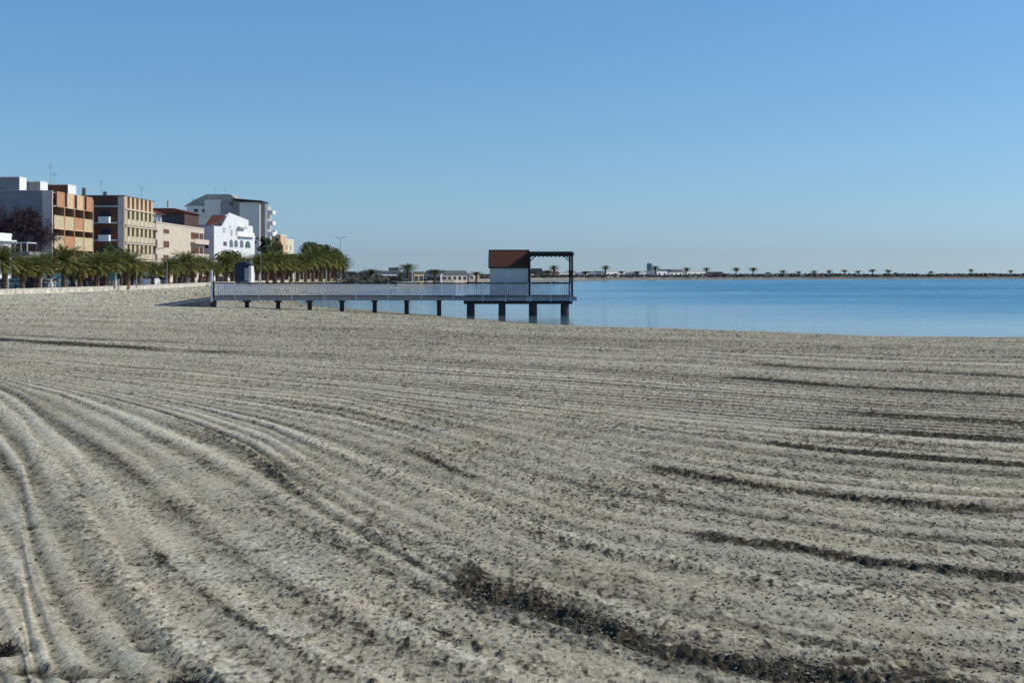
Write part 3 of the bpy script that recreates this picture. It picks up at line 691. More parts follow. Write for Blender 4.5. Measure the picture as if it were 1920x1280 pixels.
# A: long apartment block, shaded end wall to the beach walker, orange balconies to the sea
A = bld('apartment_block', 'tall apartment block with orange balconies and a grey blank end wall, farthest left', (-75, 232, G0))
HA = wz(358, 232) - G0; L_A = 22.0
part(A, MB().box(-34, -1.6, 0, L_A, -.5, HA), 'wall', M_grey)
part(A, MB().box(-1.6, 0.0, 0, .35, -.5, HA + .1), 'end_wall', M_pinkish)
part(A, MB().box(-34.1, -1.58, -.12, L_A + .1, HA, HA + .12), 'roof_edge', M_ltgrey)
part(A, MB().box(-1.62, -1.52, .36, L_A - .01, 0, HA - .01), 'recessed_wall', M_brown)
nb = 4; bw = (L_A - .4) / nb
bands = [(HA - 2.3, HA + .05, M_tan), (HA - 5.75, HA - 3.9, M_olive), (HA - 9.1, HA - 7.2, M_olive), (HA - 12.4, HA - 10.6, M_tan)]
for bi, (z0_, z1_, mm) in enumerate(bands):
    for k in range(nb):
        ya, yb = .4 + k * bw, .4 + (k + 1) * bw
        b_ = part(A, MB().box(-1.5, 0, ya + .2, yb - .2, z0_ - .15, z0_), 'balcony', M_ltgrey)
        MB().box(0.003, .16, ya + .2 + (1.4 if bi == 0 else 0), yb - .2, z0_ - .2, z1_).build('parapet', mm if (k + bi) % 3 else M_brick_o, b_)
        if bi: MB().box(.005, .2, ya + .22, yb - .22, z0_ - .42, z0_ - .21).build('slab_edge', M_tan, b_)
for bi in range(4):
    for k in range(nb):
        ya = .4 + k * bw; zt = HA - 2.5 - 3.35 * bi
        window_on(A, -1.5, ya + 1.0, ya + bw - 1.0, zt - 2.6, zt - .35, frame=M_tan)
for k in range(1, nb + 1):
    ya = .4 + k * bw; part(A, MB().box(-1.5, .22, ya - .17, ya + .17, 0, HA + .03 if k < nb else HA - .3), 'divider_wall', M_brick_o)
for (a, b, y_, ye, top) in ((-60, 36, 232.6, 236.0, 333), (50, 75, 236.4, 240.2, 341), (88, 127, 241, 245.5, 347)):
    xa, xb = wx(a, y_) + 75, wx(b, y_) + 75; zt = wz(top, y_) - G0
    h_ = part(A, MB().box(max(xa, -33), xb, y_ - 232, ye - 232, HA + .12, zt), 'rooftop_room', M_grey if b != 127 else M_brown)
    part(A, MB().box(xb + .003, xb + .05, y_ - 232, ye - 232, HA + .125, zt), 'rooftop_sunlit_side', M_white)  # sunlight painted in: sun side white, grey rooms darkened as their shaded faces
    MB().box(max(xa, -33) - .1, xb + .1, y_ - 232 - .1, ye - 232 + .1, zt, zt + .15).build('cap', M_white, h_)
aerial(A, wx(93, 236) + 75, 4.5, HA + 1.4, 3.6); aerial(A, wx(100, 240) + 75, 8.5, HA + 1.4, 2.2)
part(A, MB().tube((wx(156, 250) + 75, 18.5, HA), (wx(156, 250) + 75, 18.5, HA + 1.6), .35, .35, 8), 'chimney', M_greyroof)

# B: second block, brown side wall with white balconies, cream sea front
B = bld('apartment_block', 'brown brick apartment block with cream ribbed sea front, second tall block from the left', (-75, 275, G0))
HB = wz(366, 275) - G0; L_B = 23.0
part(B, MB().box(-24, -1.2, 0, L_B, -.5, HB - .2), 'wall', M_brown)
part(B, MB().box(-24.2, .1, -.25, L_B + .1, HB - .2, HB), 'roof_edge', M_greyroof)
part(B, MB().box(-1.2, 0, 0, .35, -.5, HB - .2), 'end_wall', M_pinkish)
for zz in (2.05, 5.25, 8.6, 11.8):
    part(B, MB().box(-24, .0, -.22, -.003, HB - zz - .25, HB - zz + .05), 'floor_band', M_ltgrey)
for zb in (3.0 + 2.2, 3.0 + 5.7, 3.0 + 9.2):
    xa, xb = wx(183, 273) + 75, wx(202, 273) + 75
    b_ = part(B, MB().box(xa, xb, -1.5, -.225, HB - zb - .15, HB - zb), 'balcony', M_white)
    MB().box(xa - .03, xb + .03, -1.56, -1.5, HB - zb - .25, HB - zb + 1.0).box(xb + .032, xb + .09, -1.5, -.25, HB - zb - .2, HB - zb + 1.0).build('parapet', M_white, b_)
    wn = part(B, MB().box(xa + .1, xb - .1, -.06, -.001, HB - zb + .02, HB - zb + 2.2), 'balcony_door', M_glass)
nfin = 7; fw = L_B / nfin
for k in range(nfin):
    part(B, MB().box(-1.15, .12, k * fw + .36, k * fw + fw * .58, HB - 2.5, HB - .21), 'top_panel', M_tan)
for bi in range(4):
    zt = HB - 2.55 - 3.3 * bi
    part(B, MB().box(-1.1, .3, .36, L_B, zt - .2, zt + .05), 'floor_slab', M_beige)
    if bi < 3:
        for k in range(nfin):
            ya = k * fw + .4
            part(B, MB().box(-.3, .1, ya, ya + fw * .5, zt - 3.1, zt - .21), 'shutter_panel', M_olive)
            b_ = part(B, MB().box(-.32, .16, ya + fw * .5 + .02, ya + fw - .04, zt - 3.1, zt - 2.0), 'balcony_parapet', M_beige)
for bi in range(3):
    for k in range(nfin):
        ya = k * fw + .4; zt = HB - 2.55 - 3.3 * bi; window_on(B, -1.17, ya + fw * .5 + .1, ya + fw - .2, zt - 2.6, zt - .4, frame=M_brown)
aerial(B, wx(190, 280) + 75, 5, HB, 3.2); aerial(B, wx(268, 290) + 75, 14, HB, 2.6)
part(B, MB().tube((wx(197, 279) + 75, 4, HB), (wx(197, 279) + 75, 4, HB + .9), .4, .4, 8), 'chimney', M_greyroof)

# C: lower beige houses
C_ = bld('terraced_building', 'beige low apartment building with small brown windows between brown block and white house', (-75, 299.5, G0))
HC = wz(419, 305) - G0; LC = 47
part(C_, MB().box(-16, 0, 0, LC, -.5, HC), 'wall', M_beige)
part(C_, MB().box(-16.1, .12, -.12, LC + .1, HC, HC + .25), 'parapet', M_pinkish)
part(C_, MB().box(-12, -2.2, 0.5, 14, HC + .26, HC + 2.2), 'penthouse', M_ltgrey)
for k in range(4):
    window_on(C_, -2.2, 1.2 + k * 3.1, 3.4 + k * 3.1, HC + .5, HC + 1.9)
part(C_, MB().prism([(-12.6, HC + 2.2), (-1.2, HC + 2.2), (-5, HC + 3.6), (-9, HC + 3.6)], 'y', 0, 14.6), 'roof', M_tile)
def yat(px): return -75 * FPX / (px - 960) - 299.5
for px_a, px_b, pt, pb_ in ((291, 295, 431, 436), (291, 295, 449, 466), (306.5, 317, 430, 438), (306.5, 317, 452, 464), (291, 295, 476, 488), (306, 316, 478, 488)):
    ya, yb = yat(px_a), yat(px_b); Ym = 299.5 + (ya + yb) / 2
    window_on(C_, 0.0, ya, yb, wz(pb_, Ym) - G0, wz(pt, Ym) - G0, glass=M_brown, frame=M_pinkish)
for (pt, pb_) in ((437, 449), (464, 476)):
    ya, yb = yat(358), yat(383); Ym = 299.5 + (ya + yb) / 2
    part(C_, MB().box(.004, .05, ya, yb, wz(pb_, Ym) - G0, wz(pt, Ym) - G0), 'loggia', M_brown)
    for t in (.45, .78):
        yy = ya + (yb - ya) * t; part(C_, MB().box(.051, .5, yy - .25, yy + .25, wz(pb_, Ym) - G0, wz(pt, Ym) - G0), 'loggia_column', M_pinkish)
    b_ = part(C_, MB().box(.006, 1.1, ya - .4, yb + .3, wz(pb_ + 9, Ym) - G0, wz(pb_ + 8, Ym) - G0), 'balcony', M_pinkish)
    MB().box(1.0, 1.1, ya - .4, yb + .3, wz(pb_ + 8, Ym) - G0 + .002, wz(pb_ , Ym) - G0).build('parapet', M_pinkish, b_)
for px_a in (327, 337, 347):
    ya = yat(px_a); window_on(C_, 0.0, ya, ya + 1.4, 3.2, 5.0, frame=M_white)

# red-roofed house behind
Rh = bld('red_roofed_building', 'dark red building with a tiled roof and black openings behind the beige building', (wx(346, 352), 352, G0))
wR = wx(346, 352) - wx(283, 352); HR = wz(398, 352) - G0
part(Rh, MB().box(-wR - 6, 0, 0, 16, -.5, HR), 'wall', mat('dusky_red_render', (.11, .065, .06), .9, .2, .5))
part(Rh, MB().prism([(-wR - 7, HR), (.6, HR), (-2.5, HR + 1.0), (-wR - 3, HR + 1.0)], 'y', -.5, 16.5), 'roof', M_tile)
part(Rh, MB().box(-7.6 * 352 / 352, -.9, -.05, -.003, HR - 4.6, HR - 1.1), 'opening', M_glass)
part(Rh, MB().box(-wR - 2, -7.9, -.05, -.003, HR - 3.6, HR - 1.5), 'opening', M_glass)
part(Rh, MB().tube((-wR + 3.3, 4, HR + 1.4), (-wR + 3.3, 4, HR + 3.0), .3, .3, 8), 'chimney', M_pinkish)
part(Rh, MB().box(-wR - 2, 1.5, -1.2, -.06, HR - 4.95, HR - 4.65), 'terrace_slab', M_beige)
aerial(Rh, -wR + 9, 6, HR + 1.6, 2.5)

# D: white house with gable
aD = math.atan2(6.7, 20)
D = bld('white_house', 'bright white house with a stepped gable, arched windows and a red hipped roof', (-75, 358, G0), -aD)
LD = 21.0
hE = wz(424, 360) - G0; hP = wz(399, 366) - G0
def dl(px):   # local y on the facade for a photo column
    k = (px - 960) / FPX; dx, dy = math.sin(aD), math.cos(aD)
    return (-75 - k * 358) / (k * dy - dx)
yp = dl(430); ys = dl(466); ye = dl(477.5)
prof = [(0, -.5), (ye, -.5), (ye, wz(438, 377) - G0), (dl(474), wz(436, 377) - G0), (dl(474), wz(424, 376) - G0), (ys, wz(423, 375) - G0), (ys, wz(413, 375) - G0), (yp, hP), (dl(417), hE + .3), (dl(416), hE), (0, hE)]
part(D, MB().prism(prof, 'x', -.35, 0), 'facade', M_white)
part(D, MB().box(-4.6, -.351, 0, ye - .3, -.5, hE), 'wall', M_white)
rz_ = wz(404, 366) - G0
def slab_(pts, th):   # sloping roof slab with thickness
    m_ = MB(); lo = [(p[0], p[1], p[2] - th) for p in pts]; m_.poly(pts); m_.poly(lo[::-1])
    for k in range(4): m_.poly([pts[k], pts[(k + 1) % 4], lo[(k + 1) % 4], lo[k]])
    return m_
part(D, slab_([(-2.6, .1, hE + .35), (-.36, .1, hE + .35), (-.36, 6.5, rz_), (-4.4, 6.5, rz_)], .2), 'roof', M_tile)
part(D, slab_([(-4.45, 6.52, rz_ + .25), (-.36, 6.52, rz_ + .25), (-.36, 7.0, rz_ + .25), (-4.45, 7.0, rz_ + .25)], 3.2), 'roof_wall', M_white)
part(D, MB().box(-4.6, -.36, -.12, .09, hE + .002, hE + .3), 'parapet', M_ltgrey)
for px_, a_, b_, ar in ((422, 453, 461, False), (433.5, 449, 463.5, True), (442.5, 450, 463.5, True), (453, 450, 464, True)):
    yc = dl(px_); hw = .85; Yr = 358 + yc * math.cos(aD); window_on(D, 0, yc - hw, yc + hw, wz(b_, Yr) - G0, wz(a_, Yr) - G0, arch=ar, glass=mat('grey_glazing', (.14, .17, .2), .3, .3, 1) if ar else M_glass)
yc = dl(464.5); Yr = 376; w_ = window_on(D, 0, yc - 1.4, yc + 1.4, wz(465, Yr) - G0, wz(452, Yr) - G0, arch=True, glass=mat('green_shutters', (.05, .16, .12), .5, .2, 2)); w_['label'] = 'arched opening with green shutters'
for px_, a_, b_ in ((420, 426, 436), (434, 430, 442), (443.5, 430, 442), (431, 424, 427)):
    yc = dl(px_); Yr = 358 + yc * math.cos(aD); window_on(D, 0, yc - .55, yc + .55, wz(b_, Yr) - G0, wz(a_, Yr) - G0, glass=M_ltgrey)
yc0, yc1 = dl(445), dl(458); part(D, MB().box(.004, .9, yc0, yc1, wz(429, 372) - G0, wz(425.5, 372) - G0), 'awning', M_ltgrey)
part(D, MB().box(.004, .8, dl(446), dl(474), wz(444.5, 373) - G0, wz(443, 373) - G0), 'balcony', M_white)
part(D, MB().box(-2.6, -1.6, -.03, -.003, hE - 5.6, hE - 3.8), 'side_window', M_glass)
part(D, MB().box(-5.6, -4.9, -.03, -.003, hE - 5.6, hE - 4.3), 'side_window', M_glass)
for px_ in (410, 424, 438, 452, 466):
    yc = dl(px_); window_on(D, 0, yc - .7, yc + .7, hE - 9.8, hE - 8.0)

# E: big pale grey block behind the white house
M_cream_w = mat('pale_cream_render', (.86, .80, .71), .85, .08, .5)
YE = 430.0
E = bld('hotel_block', 'largest pale grey building with a flat dark roof edge rising behind the white house', (wx(487, YE), YE, G0))
xa = wx(346, YE) - wx(487, YE); xm = wx(449, YE) - wx(487, YE); hEe = wz(379, YE) - G0; hEp = wz(363, YE) - G0
part(E, MB().box(xm, 0, 0, 9, -.5, hEe), 'wall', M_cream_w)
part(E, MB().prism([(xm - 1.8, wz(372, YE) - G0), (.9, wz(376.5, YE) - G0), (.9, wz(380, YE) - G0), (xm - 1.8, wz(376, YE) - G0)], 'y', -.8, 10), 'roof_edge', M_dark)
part(E, MB().box(xm - 5.7, xm - .01, 1.2, 12, -.5, wz(374, YE) - G0), 'stair_tower', mat('mid_grey_render', (.36, .35, .33), .9, .2, .5))
part(E, MB().box(xm - 3.2, xm - 2.2, 1.1, 1.197, wz(384, YE) - G0, wz(379, YE) - G0), 'window', M_glass)
part(E, MB().box(xa, xm - 5.72, 3, 14, -.5, wz(385, YE) - G0), 'rear_wall', M_cream_w)
part(E, MB().prism([(xa - 1, wz(386, YE) - G0), (xm - 5, wz(382, YE) - G0), (xm - 2, wz(371, YE) - G0), (xm - 3.5, hEp), (xa + 6, hEp), (xa + 2, wz(374, YE) - G0)], 'y', 3.5, 15), 'roof', mat('pale_grey_roofing', (.42, .40, .36), .85, .2, 1))
part(E, MB().box(xm - 11, xm - 6, 2.0, 2.9, wz(405, YE) - G0, wz(374, YE) - G0), 'dormer_wall', M_cream_w)
for k in range(3):
    xx = xa + 2.2 + k * 2.6; part(E, MB().box(xx, xx + 1.2, 2.9, 2.997, wz(397, YE) - G0, wz(391, YE) - G0), 'window', M_glass)
part(E, MB().box(.004, 1.3, 1.5, 6.5, -.5, hEe - .6), 'glazed_bay', M_grey)
for k in range(6):
    zz = hEe - 3.2 - 3.3 * k
    b_ = part(E, MB().box(.006, 2.7, 7.0, 12.5, zz - .15, zz), 'balcony', M_white); MB().box(2.6, 2.75, 7.0, 12.5, zz + .002, zz + 1.0).box(.1, 2.58, 6.93, 7.0, zz + .002, zz + 1.0).build('parapet', M_white, b_)
part(E, MB().box(-6, .9, 8.9, 16, -.5, hEe - .8), 'rear_wing', M_ltgrey)
for px_, t_ in ((396, 355), (415, 356)): aerial(E, (wx(px_, YE) - wx(487, YE)), 6, hEp, wz(t_, YE) - G0 - hEp + .6)

# F: two farther cream blocks
F1 = bld('apartment_block', 'low cream block with a flat roof, last building before the palm clump', (wx(527, 462), 462, G0))
hF = wz(449, 470) - G0
part(F1, MB().box(-3.5, 0, 0, 27, -.5, hF), 'wall', mat('warm_cream', (.72, .64, .48), .85, .08, .5))
part(F1, MB().box(-3.6, .12, -.1, 27.1, hF, hF + .3), 'parapet', M_white)
for k in range(3):
    for j in range(2): window_on(F1, 0, 3 + 8 * k, 5 + 8 * k, hF - 3.2 - 3.2 * j, hF - 1.7 - 3.2 * j, frame=M_tan)
F2 = bld('apartment_block', 'brownish apartment block with white roof rooms between the grey block and last cream block', (wx(526, 448), 448, G0))
hF2 = wz(441, 448) - G0; wF = wx(526, 448) - wx(500, 448)
part(F2, MB().box(-wF, 0, 0, 12, -.5, hF2), 'wall', M_tan)
part(F2, MB().box(-wF - .1, .1, -.1, 12.1, hF2, hF2 + .3), 'parapet', M_white)
part(F2, MB().box(-wF + .6, -wF + 2.6, 1, 4, hF2 + .3, hF2 + 1.5), 'rooftop_room', M_white)
for j in range(3):
    for k in range(2): part(F2, MB().box(-wF + .7 + 2 * k, -wF + 1.7 + 2 * k, -.04, -.003, hF2 - 2.4 - 3.1 * j, hF2 - .9 - 3.1 * j), 'window', M_glass)

# left: white two-storey building and low terrace with white frame
W = bld('white_building', 'low white flat-roofed building cut by the left edge of the picture', (-70.4, 188, G0))
hW = wz(438, 200) - G0
part(W, MB().box(-9, 0, 0, 12, -.5, hW - .5), 'wall', M_white); part(W, MB().box(-9.2, .6, -.3, 12.5, hW - 1.15, hW - .95), 'canopy_slab', M_white)
part(W, MB().box(-9, .05, -.05, 12.1, hW - .5, hW), 'parapet', M_white)
for k in range(3): window_on(W, 0, 1.2 + 3.7 * k, 3.3 + 3.7 * k, hW - 3.4, hW - 1.7)
part(W, MB().tube((-.3, 8, hW), (-.3, 8, hW + 2.0), .05, .05, 6), 'flagpole', M_white_paint)
T = bld('terrace_building', 'low dark building topped by a white steel terrace frame under the bare tree', (wx(75, 222), 216, G0))
xT = wx(41, 222) - wx(75, 222); zt = wz(454.5, 218) - G0; zb = wz(472, 218) - G0
part(T, MB().box(xT - 3, .3, 0, 10, -.5, zb), 'wall', M_grey)
for k in range(4):
    xx = xT + k * (-xT) / 3; part(T, MB().box(xx - .07, xx + .07, .05, .2, zb, zt - .15), 'post', M_white_paint); 
part(T, MB().box(xT - .1, .1, .03, .22, zt - .15, zt), 'beam', M_white_paint); part(T, MB().box(xT - .1, xT + .05, .23, 4, zt - .15, zt), 'beam', M_white_paint); part(T, MB().box(-.05, .1, .23, 4, zt - .15, zt), 'beam', M_white_paint)
part(T, MB().box(xT - .05, .05, 4.0, 4.2, zb, zt - .2), 'rear_wall', M_brown)
# plain shop fronts closing the street behind the palms
for i, (ya, yb, h_, mm, lb) in enumerate(((205.5, 214, 4.2, M_brown, 'low brown shop front behind the palms beside the white building'), (256, 272, 4.4, M_white, 'low pale shop front behind the palms between the two tall blocks'))):
    s_ = bld('shop', lb, (-71.5, ya, G0)); part(s_, MB().box(-8, 0, 0, yb - ya, -.4, h_), 'wall', mm)
    part(s_, MB().box(-8, .5, -.1, yb - ya + .1, h_, h_ + .2), 'roof_slab', M_ltgrey)
    for k in range(2): window_on(s_, 0, 1 + k * (yb - ya) / 2, (yb - ya) / 2 - .6 + k * (yb - ya) / 2, .7, 3.0)

# ------------------------------------------------------------------ trees
M_bark = mat('bark', (0.10, 0.08, 0.07), .95, .4, 6)
M_bare = mat('bare_twigs', (0.075, 0.05, 0.055), .95, .4, 4)
M_leaf = mat('dark_leaves', (0.06, 0.10, 0.03), .7, col2=(0.02, 0.042, 0.014), scale=1.0)
M_leaf_o = mat('olive_leaves', (0.12, 0.12, 0.035), .7, col2=(0.05, 0.055, 0.02), scale=1.0)
def branches(mb, p, d, L_, r, depth, rnd, tips, keep):
    q_ = p + d * L_; mb.tube(p, q_, r, r * .65, 5)
    tips.append(q_)
    if depth == 0: return
    for k in range(rnd.choice(keep)):
        nd = (d + Vector((rnd.uniform(-1, 1), rnd.uniform(-1, 1), rnd.uniform(-.35, .8))) * .75).normalized()
        branches(mb, p.lerp(q_, rnd.uniform(.55, 1)), nd, L_ * rnd.uniform(.62, .85), r * .6, depth - 1, rnd, tips, keep)
rnd = random.Random(3)
bt = thing('bare_tree', 'leafless purplish brown tree in front of the grey end wall at left', 'tree', (wx(38, 224), 224, G0))
trunk = MB(); tips = []
trunk.tube((0, 0, -.3), (0.1, 0, 4.2), .28, .2, 8); trunk.build('trunk', M_bark, bt)
tw = MB()
for k in range(13):
    a = k / 13 * 6.28 * 2.4; e_ = .35 + .5 * (k / 13); branches(tw, Vector((.1, 0, 3.2 + .1 * k)), Vector((math.cos(a) * (1.1 - e_), math.sin(a) * (1.1 - e_), e_ + .15)).normalized(), 2.9, .09, 5, rnd, tips, (2, 3, 3))
tw.build('branches', M_bare, bt)
cr = MB()
for t in tips:
    for _ in range(5):
        a = Vector((rnd.uniform(-1, 1), rnd.uniform(-1, 1), rnd.uniform(-.6, 1))) * .8; b_ = Vector((rnd.uniform(-1, 1), rnd.uniform(-1, 1), rnd.uniform(-1, 1))) * .09
        cr.poly([t, t + a, t + a * .6 + b_])
cr.build('twigs', M_bare, bt)
def leafy(name, label, cat, px, Y, top, wpx, m, base=G0, seed=1, n=2600, fl=.34, low=.25, group=None):
    rnd = random.Random(seed); H = wz(top, Y) - base; Rr = wpx / 2 / FPX * Y
    root = thing(name, label, cat, (wx(px, Y), Y, base), 0, group)
    t = MB(); t.tube((0, 0, -.2), (0, 0, H * .5), max(.06, H * .018), max(.04, H * .01), 7)
    cl = []
    for k in range(16):
        a = rnd.uniform(0, 6.28); rr = Rr * math.sqrt(rnd.random()) * .75; z = H * rnd.uniform(low + .1, .9); f = 1 - abs((z / H - .55) / .55) ** 2 * .6
        c = Vector((math.cos(a) * rr * f, math.sin(a) * rr * f, z)); cl.append((c, rnd.uniform(.35, .55) * min(Rr, H * .5)))
        if k < 7: t.tube((0, 0, H * .3), c, max(.03, H * .006), .02, 4)
    t.build('trunk', M_bark, root); g = MB()
    for k in range(n):
        c, r_ = rnd.choice(cl); v = Vector((rnd.gauss(0, 1), rnd.gauss(0, 1), rnd.gauss(0, 1))).normalized() * r_ * rnd.uniform(.55, 1.1)
        p = c + v; s = fl * rnd.uniform(.5, 1.1); a = Vector((rnd.uniform(-1, 1), rnd.uniform(-1, 1), rnd.uniform(-1, 1))).normalized() * s
        b_ = a.orthogonal().normalized() * s * .6; g.poly([p - a * .5, p + b_ * .5, p + a * .5, p - b_ * .5])
    g.build('crown', m, root); return root
leafy('leafy_tree', 'tall dark green tree right of the white house behind the palms', 'tree', 497, 400, 440, 26, M_leaf, seed=4, n=5000, fl=.6)
leafy('leafy_tree', 'olive green tree in front of the brownish block', 'tree', 517, 420, 452, 34, M_leaf_o, seed=5, n=5000, fl=.6)
leafy('leafy_tree', 'large round dark tree behind the tall palms near the far end of the row', 'tree', 592, 452, 459, 66, M_leaf, seed=6, n=9000, fl=.8)
leafy('leafy_tree', 'smaller dark tree behind the last palms at the far end of the row', 'tree', 629, 462, 468, 36, M_leaf, seed=16, n=5000, fl=.7)
leafy('leafy_tree', 'dark bushy tree behind the palms just left of the round dark tree', 'tree', 543, 440, 480, 50, M_leaf, seed=26, n=6000, fl=.7)
leafy('leafy_tree', 'broad dark tree behind the palms in front of the white house', 'tree', 432, 330, 476, 60, M_leaf, seed=36, n=5000, fl=.6)
leafy('leafy_tree', 'small bushy green tree behind the palms in front of the brown block', 'tree', 206, 232, 454, 44, M_leaf, seed=7, n=2600, fl=.4)
leafy('conifer', 'narrow dark column tree beside the right end of the white house', 'tree', 481.5, 385, 438, 9, M_leaf, seed=8, n=1500, fl=.5, low=.05)

# ------------------------------------------------------------------ street furniture
M_pole = mat('galvanised_pole', (0.38, 0.40, 0.40), .5, .2, 3, metal=.3)
def lamp(px, top, label, two=False, Y=None, white=False):
    Y = Y or float(prom_Y(px)) - 2; H = wz(top, Y) - 1.36; m = M_white_paint if white else M_pole
    r_ = thing('street_lamp', label, 'street lamp', (wx(px, Y), Y, 1.36)); k = Y / 300
    part(r_, MB().tube((0, 0, -.1), (0, 0, H - .3), .10 * k, .05 * k, 8), 'pole', m)
    part(r_, MB().tube((0, 0, -.1), (0, 0, .9), .16 * k, .14 * k, 8), 'base', m)
    for s in ((1, -1) if two else (1,)):
        part(r_, MB().tube((0, 0, H - .32), (s * 1.0, 0, H), .045, .04, 6), 'arm', m)
        part(r_, MB().prism([(s * .8, H - .05), (s * 1.6, H + .03), (s * 1.6, H + .12), (s * .8, H + .12)], 'y', -.16, .16), 'lamp_head', m)
    return r_
lamp(489, 462, 'tall grey street lamp between the white house and the leafy tree', Y=320)
lamp(638.5, 445, 'tall lamp post with twin heads at the far end of the palm row', two=True)
lamp(611, 492, 'street lamp in front of the tall palms, second from the row\'s far end')
lamp(313, 482, 'street lamp with a pale head in front of the beige building')
lamp(256, 466, 'thin lamp post in front of the brown apartment block')
lamp(290, 466, 'white lamp post beside the right end of the brown block', white=True, Y=240)
def post(px, top, lab, h=None):
    Y = float(prom_Y(px)) - 3.2; X = wx(px, Y); g = gz(X, Y); r_ = thing('post', lab, 'post', (X, Y, g), 0, 'cream posts at the back of the beach')
    H = wz(top, Y) - g; part(r_, MB().box(-.08, .08, -.08, .08, -.2, H), 'shaft', M_cream); part(r_, MB().box(-.11, .11, -.11, .11, H, H + .06), 'cap', M_cream); return r_
for i, (px, top) in enumerate(((14, 523), (77, 524), (103, 527), (222, 524), (301, 525))):
    post(px, top, 'cream post on the sand before the palms, %s post from the left' % ORD[i])
# teal kiosk
Yk = float(prom_Y(210)) - 1
K = thing('kiosk', 'small teal and white kiosk standing among the palm trunks', 'kiosk', (wx(203, Yk), Yk, 1.36))
wk = wx(216, Yk) - wx(203, Yk); hk = wz(512, Yk) - 1.36
M_teal = mat('teal_paint', (.13, .27, .27), .5, .15, 2)
part(K, MB().box(0, wk, 0, wk, 0, hk * .5), 'lower_panel', M_ltgrey); part(K, MB().box(.02, wk - .02, .02, wk - .02, hk * .5, hk - .1), 'upper_panel', M_teal); part(K, MB().box(-.1, wk + .1, -.1, wk + .1, hk - .1, hk + .05), 'roof', M_teal)
part(K, MB().box(wk * .4, wk * .6, -.03, -.002, 0, hk * .5), 'door', M_grey)
# navy lifeguard cabin
Yn = 262.0; xn0, xn1 = wx(440, Yn), wx(471, Yn); gn = gz((xn0 + xn1) / 2, Yn)
M_navy = mat('navy_paint', (.025, .04, .10), .5, .3, 1); M_lb = mat('pale_blue_panel', (.30, .38, .46), .5, .15, 1)
Nv = thing('beach_cabin', 'navy blue lifeguard cabin with a pale side panel standing on the back beach', 'cabin', (xn0, Yn, gn)); wn_ = xn1 - xn0
zt = wz(491, Yn) - gn; zl = wz(529, Yn) - gn
part(Nv, MB().box(0, wn_ - .5, 0, 2.6, zl, zt - .55), 'cabin', M_navy)
part(Nv, MB().prism([(-.15, zt - .55), (wn_ - .1, zt - .55), (wn_ - .1, zt - .35), (wn_ * .55, zt), (wn_ * .35, zt)], 'y', -.3, 2.9), 'roof', M_navy)
part(Nv, MB().box(wn_ * .60, wn_ - .52, -.05, -.003, zl + .3, zt - 1.1), 'shutter', M_lb)
part(Nv, MB().box(wn_ - .498, wn_, .1, 2.5, zl, zt - .75), 'side_panel', M_white)
for xx in (.2, wn_ - .7):
    for yy in (.2, 2.3): part(Nv, MB().box(xx, xx + .22, yy, yy + .22, -.3, zl), 'leg', M_navy)
part(Nv, MB().box(wn_ * .35, wn_ + .2, -1.0, -.003, zl - .12, zl), 'step', M_white)

